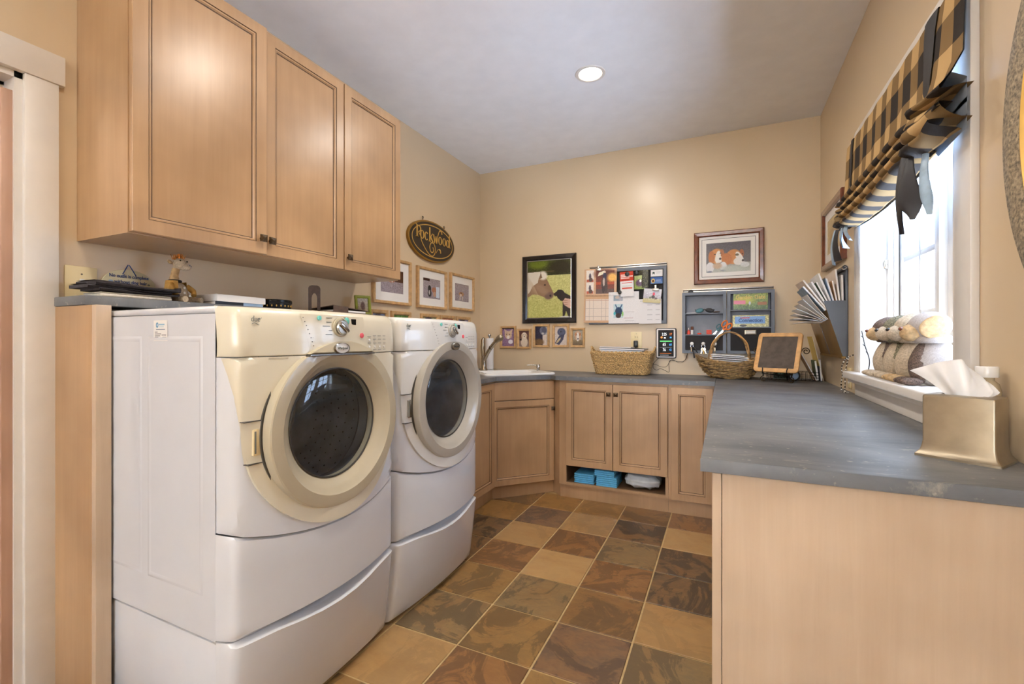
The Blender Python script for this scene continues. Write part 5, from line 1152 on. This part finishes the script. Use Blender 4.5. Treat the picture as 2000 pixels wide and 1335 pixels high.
# ================================================================== THINGS ON THE LEDGE OVER THE MACHINES
sp_ = root('light_switch', 'ivory switch plate beside the doorway casing', 'switch', onL(.836, 1.392)); G().box(-.046, .046, -.058, .058, .0005, .006, .003).build('plate', 'ivory', sp_, 30); G().box(-.006, .006, -.011, .013, .005, .013, .002).build('toggle', 'mount_white', sp_, 30); G().lathe([(.003, .005), (.003, .0075), (0, .008)], 10, (0, .03, 0)).build('screw', 'nickel', sp_)
cl_ = root('folded_napkin', 'folded off-white napkin under the black cloth on the ledge', 'cloth', at(-1.945, .905, LZ)); G().box(-.06, .06, -.10, .12, .0005, .012, .005, 3).build('lower_fold', 'linen', cl_, 40); G().box(-.058, .056, -.098, .119, .0125, .0165, .002).build('upper_fold', 'linen', cl_, 40)
bc = root('folded_cloth', 'folded black wool cloth on the ledge beside the switch', 'cloth', at(-1.937, .90, LZ+.017))
def fold(z0, z1, y0, y1, x1, nm):
    g = G(); us = [i/16 for i in range(17)]
    prof = [(0, 0), (.5, 0), (.92, .04), (1, .5), (.92, .96), (.5, 1), (0, 1)]
    g.grid(lambda u, k: (-.066+(x1+.066)*prof[k][0], y0+(y1-y0)*u, z0+(z1-z0)*prof[k][1]+.004*math.sin(5*u+k*.3)*prof[k][1]-.004*u*(1-prof[k][1]*.0)), us, list(range(7)))
    g.add([(-.066, y0, z0), (x1*.95, y0, z0), (x1, y0, (z0+z1)/2), (x1*.95, y0, z1), (-.066, y0, z1)], [(0, 1, 2, 3, 4)]); g.add([(-.066, y1, z0-.004), (x1*.95, y1, z0-.004), (x1, y1, (z0+z1)/2), (x1*.95, y1, z1), (-.066, y1, z1)], [(4, 3, 2, 1, 0)])
    g.build(nm, 'fabric_black', bc, 60)
fold(.004, .011, -.100, .145, .062, 'bottom_layer'); fold(.0105, .021, -.130, .12, .058, 'middle_layer'); fold(.0195, .034, -.112, .148, .066, 'top_layer')
s = root('oval_plaque', 'pale oval plaque about dog hair leaning on the wall', 'sign', onL(.98, LZ+.001, .012) @ Rx(R(-6)))
G().prism([(.088*math.cos(t), .062+.062*math.sin(t)) for t in ang(48)], 0, .006, r=.0015).build('board', 'plaque', s, 30) if plain('plaque', (214, 206, 172), .5) else 0
text('line', 'No outfit is complete', .0185, 'print_blue', s, 0, .096, .0066, .80, bold=.0002); text('line', 'without dog hair', .0185, 'print_blue', s, .004, .074, .0066, .86, bold=.0002)
G().ell((-.06, .074, .0062), (.008, .005, .0006), 10, 5).build('paw_motif', 'paper_blue', s); G().ell((.064, .070, .0062), (.005, .004, .0006), 10, 5).build('flower_motif', 'print_grey', s)
G().tube([(-.022, .104, .008), (-.002, .142, .006), (.002, .142, .006), (.022, .100, .008)], .0018, 6).build('hanging_cord', 'print_blue', s, 40)
# seated plush giraffe
gi = root('plush_giraffe', 'plush giraffe in a tan waistcoat sitting on the ledge', 'soft toy', at(-1.972, 1.085, LZ, R(18)))
G().ell((0, 0, .048), (.036, .044, .048), 18, 12, fn=lambda p: p*(1-.22*p.z/.048)).build('body', 'plush_cream', gi, 60)
G().tube(smoothpath([(0, -.008, .08), (.002, -.01, .105), (.006, -.006, .135)]), [.016]*6+[.0135]*7, 12).build('neck', 'plush_tan', gi, 60)
hd = G().ell((.012, .004, .155), (.024, .021, .024), 16, 10).ell((.03, .012, .143), (.020, .016, .014), 14, 8).build('head', 'plush_cream', gi, 60)
G().ell((.040, .016, .146), (.010, .012, .010), 12, 8).build('muzzle', 'plush_pale', hd, 60)
for q in ((.049, .012, .149), (.048, .022, .148)): G().ell(q, (.0015, .0015, .0015), 8, 6).build('nostril', 'print_dark', hd)
for sy in (-1, 1): G().ell((.03, .004+sy*.016, .166), (.003, .003, .003), 10, 6).build('eye', 'black_gloss', hd)
for sy in (-1, 1): G().ell((-.006, .004+sy*.026, .16), (.006, .012, .007), 12, 6, rot=Rx(R(sy*25)).to_3x3()).build('ear', 'plush_tan', hd, 60)
g = G()
for k in range(46):
    a_, b2 = random.uniform(0, 2*PI), random.uniform(0, .016); g.tube([(.006+b2*math.cos(a_), .004+b2*math.sin(a_)*1.2, .172), (.006+1.5*b2*math.cos(a_)+random.uniform(-.004, .004), .004+1.7*b2*math.sin(a_), .192+random.uniform(-.004, .004))], [.0028, .001], 4)
g = g.build('mane_tuft', 'fur_orange', hd); g['kind'] = 'stuff'
g = G(); g.grid(lambda a_, v: ((.0385-.008*v)*math.cos(a_), (.0465-.009*v)*math.sin(a_), .02+.066*v), ang(24, R(30), R(330), True), [0, .3, .6, .85, 1]); g.build('waistcoat', 'vest_tan', gi, 60)
for sy in (-1, 1): G().tube(smoothpath([(.012, sy*.036, .07), (.03, sy*.05, .05), (.042, sy*.04, .032)]), [.011]*7+[.009]*6, 10).build('arm', 'vest_tan', gi, 60); G().tube(smoothpath([(.01, sy*.022, .014), (.045, sy*.032, .012), (.078, sy*.04, .012)]), [.014]*7+[.012]*6, 10).build('leg', 'plush_cream', gi, 60)
G().tube([(.018*math.cos(t), -.006+.02*math.sin(t), .086) for t in ang(20)], .0055, 8, True).build('scarf', 'black', gi, 60)
for z_ in (.04, .06): G().lathe([(.005, 0), (.005, .002), (0, .0025)], 12).build('vest_button', 'porcelain', gi, 40, mw=Tr(.036, 0, z_) @ Ry(R(90)))
# books
bk = root('book', 'thin glossy book under the thick white one on the ledge', 'book', at(-1.975, 1.285, LZ), 'books on the ledge'); G().box(-.093, .088, -.098, .11, .001, .012).build('pages', 'paper', bk); G().box(-.095, .09, -.10, .112, .0122, .0135).build('cover', 'black', bk); G().box(.0882, .0905, -.1, .02, .001, .0134).build('spine', 'black', bk); G().box(.0882, .0905, .02, .112, .001, .0134).build('spine_print', 'paper_blue', bk)
bk = root('book', 'thick white paper book lying on the ledge', 'book', at(-1.975, 1.288, LZ+.0137, R(2)), 'books on the ledge'); G().box(-.095, .095, -.105, .118, 0, .027).build('pages', 'paper', bk); G().box(-.0955, .0955, -.1055, .1185, .0272, .0285).build('cover', 'mount_white', bk)
# round tin, bookend, binder, green frame
t = root('round_tin', 'round black tin with a lid on the ledge', 'tin', at(-1.945, 1.50, LZ)); G().lathe([(.072, 0), (.074, .003), (.074, .03), (0, .03)], 40).build('can', 'tin_black', t, 40); G().lathe([(.077, .024), (.078, .026), (.078, .038), (.074, .042), (.03, .0425), (0, .0425)], 40).build('lid', 'tin_black', t, 40)
g = G()
for k in range(24):
    a_ = 2*PI*k/24; g.ell((.0745*math.cos(a_), .0745*math.sin(a_), .013), (.003, .003, .005), 6, 4)
g.build('gilt_band', 'gold_paint', t)['kind'] = 'stuff'
be = root('bookend', 'dark brown metal bookend with an arched cut-out on the ledge', 'bookend', at(-1.955, 1.745, LZ, R(62)))
arch = [(.014, .002), (.014, .07), (.012, .085), (.006, .096), (0, .099), (-.006, .096), (-.012, .085), (-.014, .07), (-.014, .002)]
g = G(); g.T = Rx(R(90)); g.prism([(-.03, .002), (-.03, .125), (-.024, .136), (-.012, .14), (.012, .14), (.024, .136), (.03, .125), (.03, .002)]+arch, -.001, .001); g.T = None; g.build('upright', 'binder_brown', be)
G().box(-.03, .03, .001, .09, 0, .002).build('foot', 'binder_brown', be)
bd = root('binder', 'brown folder gaping over white papers on the ledge', 'folder', at(-1.975, 1.935, LZ)); G().box(-.085, .085, -.125, .125, .001, .006).build('lower_cover', 'binder_brown', bd); G().box(-.08, .083, -.11, .12, .0062, .016).build('papers', 'paper', bd)
g = G(); g.add([(-.085, -.125, .020), (.087, -.125, .036), (.087, .135, .018), (-.085, .135, .018), (-.085, -.125, .024), (.087, -.125, .040), (.087, .135, .021), (-.085, .135, .021)], [(3, 2, 1, 0), (4, 5, 6, 7), (0, 1, 5, 4), (1, 2, 6, 5), (2, 3, 7, 6), (3, 0, 4, 7)]); g.build('upper_cover', 'binder_brown', bd)
g = G(); g.box(.0855, .0885, -.125, -.02, .001, .036).build('spine_flap', 'binder_brown', bd)
framed('desk_picture', 'small green photo frame standing on the ledge end', Tr(-1.965, 2.115, LZ+.002) @ Rz(R(62)) @ Rx(R(78)), .095, .118, .016, 'green_frame', lambda p: p.vgrad(0, 1, (170, 150, 120), (196, 186, 176)).ell(.5, .45, .2, .3, (110, 84, 76), soft=.5).noise(12, 2), 34, depth=.016)

# blue pads and a plastic bag in the cubby
gp = 'blue pads in the cubby'
def padstack(label, x, y, z, n, w=.15):
    o = root('pad_stack', label, 'pads', at(x, y, z), gp)
    for k in range(n): G().box(-w/2+random.uniform(-.002, .002), w/2+random.uniform(-.002, .002), -.10, .09, .0015+k*.0142, .0015+k*.0142+.0135, .005, 2).build('pad', 'pad_blue', o, 40)
zc = TK+.016
padstack('stack of folded blue pads at the left of the cubby', -.945, 3.41, zc, 5); padstack('stack of folded blue pads in the middle of the cubby', -.775, 3.40, zc, 5); padstack('short blue pad stack lying on the middle pads', -.79, 3.395, zc+.0735, 3, .145)
g = G()
def crum(p): q = p.normalized(); k = 1+.07*math.sin(9*q.x+4*q.z)+.06*math.sin(13*q.y+6*q.x)+.05*math.sin(17*q.z); return Vector((p.x, p.y, p.z))*k
g.ell((0, 0, .058), (.132, .10, .054), 30, 18, fn=lambda p: (lambda q: Vector((math.copysign(abs(q.x/.132)**.6*.132, q.x), math.copysign(abs(q.y/.1)**.7*.1, q.y), q.z)))(crum(p)*.93))
tag(g.build('plastic_bag', 'poly_bag', None, 60, mw=at(-.535, 3.405, zc+.002)), 'crumpled clear plastic bag of pads at the right of the cubby', 'bag')

# ================================================================== ROMAN SHADE
sh = root('roman_shade', 'brown and black buffalo check roman shade with satin ties over the window', 'window shade', onR(2.215, 2.168))
prof = [(0, 0, .018, 0), (0, -.004, .036, .02), (0, -.06, .040, .08), (0, -.14, .042, .16), (0, -.22, .046, .24), (0, -.275, .056, .30)]
v_ = .30; y = -.285
for k in range(4):
    top = y; hgt = .040; dep = .052+.006*k
    for q in range(1, 9):
        t = q/8; prof.append((k+1, top-hgt*(t-.16*math.sin(2*PI*t)*.5), .050+dep*math.sin(PI*t)**.8, v_+.115*t))
    v_ += .115; y = top-hgt*.93
prof.append((4, y-.004, .045, v_+.02))
XT = (-.520, .425)                                     # the two ties
def shade(x, k):
    f_, yy, zz, vv = prof[k]
    e = 0
    for xt in XT: e = max(e, math.exp(-((x-xt)/.045)**2))
    drop = (yy+.27) if yy < -.27 else 0                # only the gathered part reacts
    mid = max(0, 1-((x-(XT[0]+XT[1])/2)/((XT[1]-XT[0])/2))**2)
    yy2 = yy+drop*(.16*mid-.14*e)
    zz2 = zz*(1-.45*e*(1 if drop else 0))
    if x > XT[1]+.03 and drop: o = min(1, (x-XT[1]-.03)/.14); yy2 = yy+drop*(-.12*o)+.012*o*math.sin(k*.6); zz2 = zz*(1-.15*o)+.022*o*math.sin(k*.42+x*9)
    if x < XT[0]-.02 and drop: o = min(1, (XT[0]-.02-x)/.08); yy2 = yy+drop*(-.35*o); zz2 = .05+.02*o*(1+math.sin(k*.8))+(zz-.05)*(1-o)
    zz2 += .008*math.sin(x*38)*(.2+abs(yy))*(1 if not drop else .3)+.02*max(0, 1-abs(x-XT[1]-.06)/.06)*min(1, -yy/.3)
    return (x, yy2, zz2)
xs = [-.632+1.264*i/150 for i in range(151)]
g = G(); g.grid(shade, xs, list(range(len(prof))), uv=lambda x, k: (x+.64, prof[k][3])); g.build('check_panel', 'buffalo_check', sh, 70)
plain('lining', (150, 160, 172), .8, var=.08, scale=14)
g = G(); g.grid(lambda x, k: (lambda q: (q[0], q[1], min(q[2], .16)-.004 if k < 6 else .034))(shade(x, k)), xs[::3], list(range(len(prof)))); g.build('lining_panel', 'lining', sh, 70)
G().box(-.63, .63, -.03, .0, .002, .017).build('head_rail', 'trim_white', sh)
for xt in XT:
    def strap(u, k): q = shade(xt+.0, k); wd = (.026 if xt < 0 else .046)*(1-.5*min(1, -prof[k][1]/.3)); return (xt-wd+2*wd*u, q[1], max(q[2], shade(xt-wd+2*wd*u, k)[2])+.004+.004*math.sin(PI*u))
    G().grid(strap, [0, .25, .5, .75, 1], list(range(len(prof)))).build('strap', 'satin_dark', sh, 60)
def tail(x, y0, z, ln, w, dx, mt, pointed=True, tw=0, nm='tie_tail'):
    g = G(); n = 12
    def fn(u, t): ww = w*(.45+.75*math.sin(min(1, t*1.15)*PI*.5))*(1-(max(0, t-.72)/.28)**1.3 if pointed else 1); a = tw*t; c_ = (u-.5)*ww; return (x+dx*t+c_*math.cos(a), y0-ln*t, z+c_*math.sin(a)+.012*math.sin(PI*t)+.010*(1-(2*u-1)**2))
    for off in (0, -.003): g.grid(lambda u, t: (lambda q: (q[0], q[1], q[2]+off))(fn(u, t)), [0, .25, .5, .75, 1], [i/n for i in range(n+1)], off < 0)
    g.build(nm, mt, sh, 60)
ty = -.405
G().ell((XT[1], ty, .085), (.020, .018, .018), 14, 8).build('knot', 'satin_dark', sh, 60)
tail(XT[1]-.012, ty-.01, .10, .235, .062, -.012, 'satin_dark', tw=.3); tail(XT[1]+.024, ty-.01, .095, .205, .055, .020, 'satin_dark', tw=-1.1); tail(XT[1]+.055, ty-.012, .066, .200, .034, .024, 'satin_blue', tw=-.5)
G().ell((XT[0], ty-.03, .075), (.020, .018, .018), 14, 8).build('knot', 'satin_dark', sh, 60)
tail(XT[0]-.02, ty-.03, .10, .165, .060, -.04, 'satin_blue', False, .25); tail(XT[0]+.015, ty-.035, .10, .155, .058, .0, 'satin_dark', False, -.2)
tail(XT[0]+.055, ty-.035, .085, .105, .055, .045, 'satin_blue', False, .6); tail(XT[0]+.10, ty-.03, .08, .085, .06, .075, 'satin_blue', False, .3)

# ================================================================== WINDOW SILL
def dog(label, y, body, chest, ear, face, rz=180, k=1.0):
    d = root('plush_dog', label, 'soft toy', at(.648, y, WZ0, R(rz)) @ Matrix.Diagonal((k, k, k, 1)), 'plush dogs on the sill')
    def pear(p): t = p.z/.088; w = 1-.30*max(0, t)-.05*t*t; return Vector((p.x*w-.006*t, p.y*w, p.z))
    G().ell((-.008, 0, .086), (.066, .062, .086), 28, 18, fn=pear).build('body', body, d, 60)
    G().ell((.026, 0, .078), (.036, .048, .074), 20, 14, fn=pear).build('chest', chest, d, 60)
    h = G().ell((.006, 0, .203), (.060, .051, .052), 26, 16, rot=Ry(R(12)).to_3x3()).build('head', body, d, 60)
    G().ell((.050, 0, .184), (.038, .034, .031), 20, 12, rot=Ry(R(14)).to_3x3()).build('muzzle', face, h, 60)
    G().ell((.083, 0, .196), (.008, .010, .007), 12, 8).build('nose', 'mahogany' if face == 'plush_tan' else 'black', h, 60)
    for s_ in (-1, 1):
        G().ell((.045, s_*.030, .214), (.004, .004, .005), 10, 6).build('eye', 'black_gloss', h)
        G().ell((.006, s_*.050, .200), (.041, .008, .040), 22, 10, rot=(Rx(R(s_*-7)) @ Ry(R(-14))).to_3x3(), fn=lambda p: Vector((p.x*(1-.18*p.z/.036), p.y, p.z))).build('ear', ear, h, 60)
        for q in ((.066, .178), (.058, .172), (.070, .186)): G().ell((q[0], s_*.024, q[1]), (.0014, .0014, .0014), 6, 4).build('whisker_dot', 'print_dark', h)
        f_ = G().ell((.062, s_*.030, .014), (.034, .018, .0138), 18, 10, rot=Rz(R(s_*14)).to_3x3()).build('paw', chest if chest != body else 'plush_tan', d, 60)
        for o_ in (-.006, .006): G().tube([(.078, s_*.030+o_, .006), (.088, s_*.031+o_, .010), (.090, s_*.031+o_, .018)], .0009, 5).build('toe_stitch', 'print_dark', f_)
    G().tube([(-.002+.040*math.cos(t), .038*math.sin(t), .160) for t in ang(24)], .015, 10, True).build('neck_roll', body, d, 60)
dog('pale knitted plush dog with a big tan ear nearest the tissue box', 2.035, 'plush_pale', 'plush_brown', 'plush_tan', 'plush_tan')
dog('cream and dark brown plush dog, second from the tissue box', 2.175, 'plush_cream', 'plush_cream', 'plush_brown', 'plush_cream')
dog('tweedy green-brown plush dog, third from the tissue box', 2.315, 'plush_check', 'plush_cream', 'plush_brown', 'plush_cream')
dog('grey and cream plush dog at the far end of the sill', 2.455, 'plush_brown', 'plush_cream', 'plush_brown', 'plush_tan')
# string of beads hanging from the sill's far corner
bs = root('bead_string', 'string of white and dark beads hanging off the far end of the sill', 'bead string', at(.55, 2.85, CT))
path = smoothpath([(.05, -.03, .20), (.03, 0, .185), (.012, .006, .165), (.0, .0, .13), (.002, -.004, .09), (-.002, 0, .05), (.0, -.004, .012), (.012, -.02, .006), (.02, -.035, .006), (.004, -.04, .006)], 5)
G().tube(path, .0012, 5).build('thread', 'wire_dark', bs)
p2 = smoothpath([(.03, 0, .185), (.02, -.012, .15), (.012, -.010, .10), (.012, -.012, .05), (.010, -.016, .012)], 5); G().tube(p2, .0012, 5).build('thread', 'wire_dark', bs)
for i, q in enumerate(path[2:]+p2[1:]): G().ell(q, (.0026, .0026, .0024) if i % 3 else (.0036, .0036, .0036), 8, 6).build('bead', 'mount_white' if i % 2 else 'wire_dark', bs, 60)
tw = root('twig_wire', 'thin dark twig of wire standing behind the far plush dog', 'wire', at(.60, 2.60, WZ0)); G().tube(smoothpath([(0, 0, .003), (.012, .02, .06), (.004, .06, .13), (-.004, .08, .20)]), .0022, 6).build('stem', 'wire_dark', tw, 60)
for t_ in ((.010, .03, .09), (.004, .058, .125), (0, .07, .165)): G().tube([t_, (t_[0]-.008, t_[1]+.006, t_[2]+.012)], .0018, 5).build('knot', 'wire_dark', tw)

# ================================================================== TISSUE BOX AND NEIGHBOURS
tb = root('tissue_box', 'brushed brass tissue box cover on the right worktop', 'tissue box', at(.5065, 1.405, CT, math.atan2(-.563, .826)))
def sq(hx, hy, z, r): return [(x, y, z) for x, y in rr(-hx, hx, -hy, hy, r, 3)]
lv = [(.074, .059, 0), (.074, .059, .005), (.071, .056, .008), (.067, .052, .014), (.0645, .0495, .022), (.063, .048, .030), (.0628, .0478, .033), (.0622, .0472, .035), (.0622, .0472, .140), (.0612, .0462, .144), (.058, .043, .146), (.035, .024, .147)]
g = G(); L_ = [sq(a, b_, z, .004) for a, b_, z in lv]; n = len(L_[0])
for l in L_: g.v += l
for k in range(len(L_)-1): g.f += [(k*n+i, k*n+(i+1) % n, (k+1)*n+(i+1) % n, (k+1)*n+i) for i in range(n)]
g.build('cover', 'brushed_brass', tb, 40)
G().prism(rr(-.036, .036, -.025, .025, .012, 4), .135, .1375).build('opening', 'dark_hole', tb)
ti = root('tissue', 'white tissue pulled up out of the brass box', 'tissue', at(.5065, 1.405, CT+.1385, math.atan2(-.563, .826)))
def tis(u, v):
    a = (u-.5)*2; w_ = .026+.030*v**.7
    x = a*w_-.010*v-.030*max(0, -a)*v*v+.016*v*(1-v)*max(0, a)*2
    z = v*(.090-.030*max(0, -a)**1.4-.062*max(0, a)**1.5)
    return (x, .010*math.sin(5*a+2*v)*(.3+v)+.010*math.cos(9*a)*v-.004, max(0, z))
def tis2(u, v): q = tis(u, v); return (q[0]*.8+.018*v, q[1]*.8+.012*v+.006, q[2]*.66)
us = [i/24 for i in range(25)]; g = G(); g.grid(tis, us, [i/12 for i in range(13)]); g.build('front_sheet', 'tissue', ti, 70)
g = G(); g.grid(tis2, us, [i/12 for i in range(13)]); g.build('back_sheet', 'tissue', ti, 70)
bo = root('bottle', 'small clear bottle with white cap behind the tissue box', 'bottle', at(.578, 1.490, CT)); G().lathe([(.022, 0), (.026, .004), (.026, .150), (.022, .168), (.014, .176), (.014, .186)], 28).build('flask', 'bottle_body', bo, 40) if plain('bottle_body', (176, 158, 128), .15, coat=.4) else 0
G().lathe([(.021, .184), (.0215, .186), (.0215, .208), (.020, .2105), (0, .211)], 28).build('cap', 'porcelain', bo, 40)
# round mirror on the near part of the right wall
mi = root('round_mirror', 'large round mirror with a speckled stone-brown rim at the right edge', 'mirror', onR(.853, 1.639))
G().lathe([(.578, .001), (.585, .006), (.585, .022), (.578, .028), (.545, .030), (.515, .026), (.510, .018), (.510, .001)], 96, cap=False).build('rim', 'stone_speckle', mi, 40)
G().lathe([(.512, .004), (.512, .028), (.506, .030), (.498, .020), (.498, .004)], 96, cap=False).build('gilt_edge', 'gold_paint', mi, 40)
G().lathe([(.500, .010), (0, .010)], 96, cap=False).build('glass', 'mirror', mi, 40)
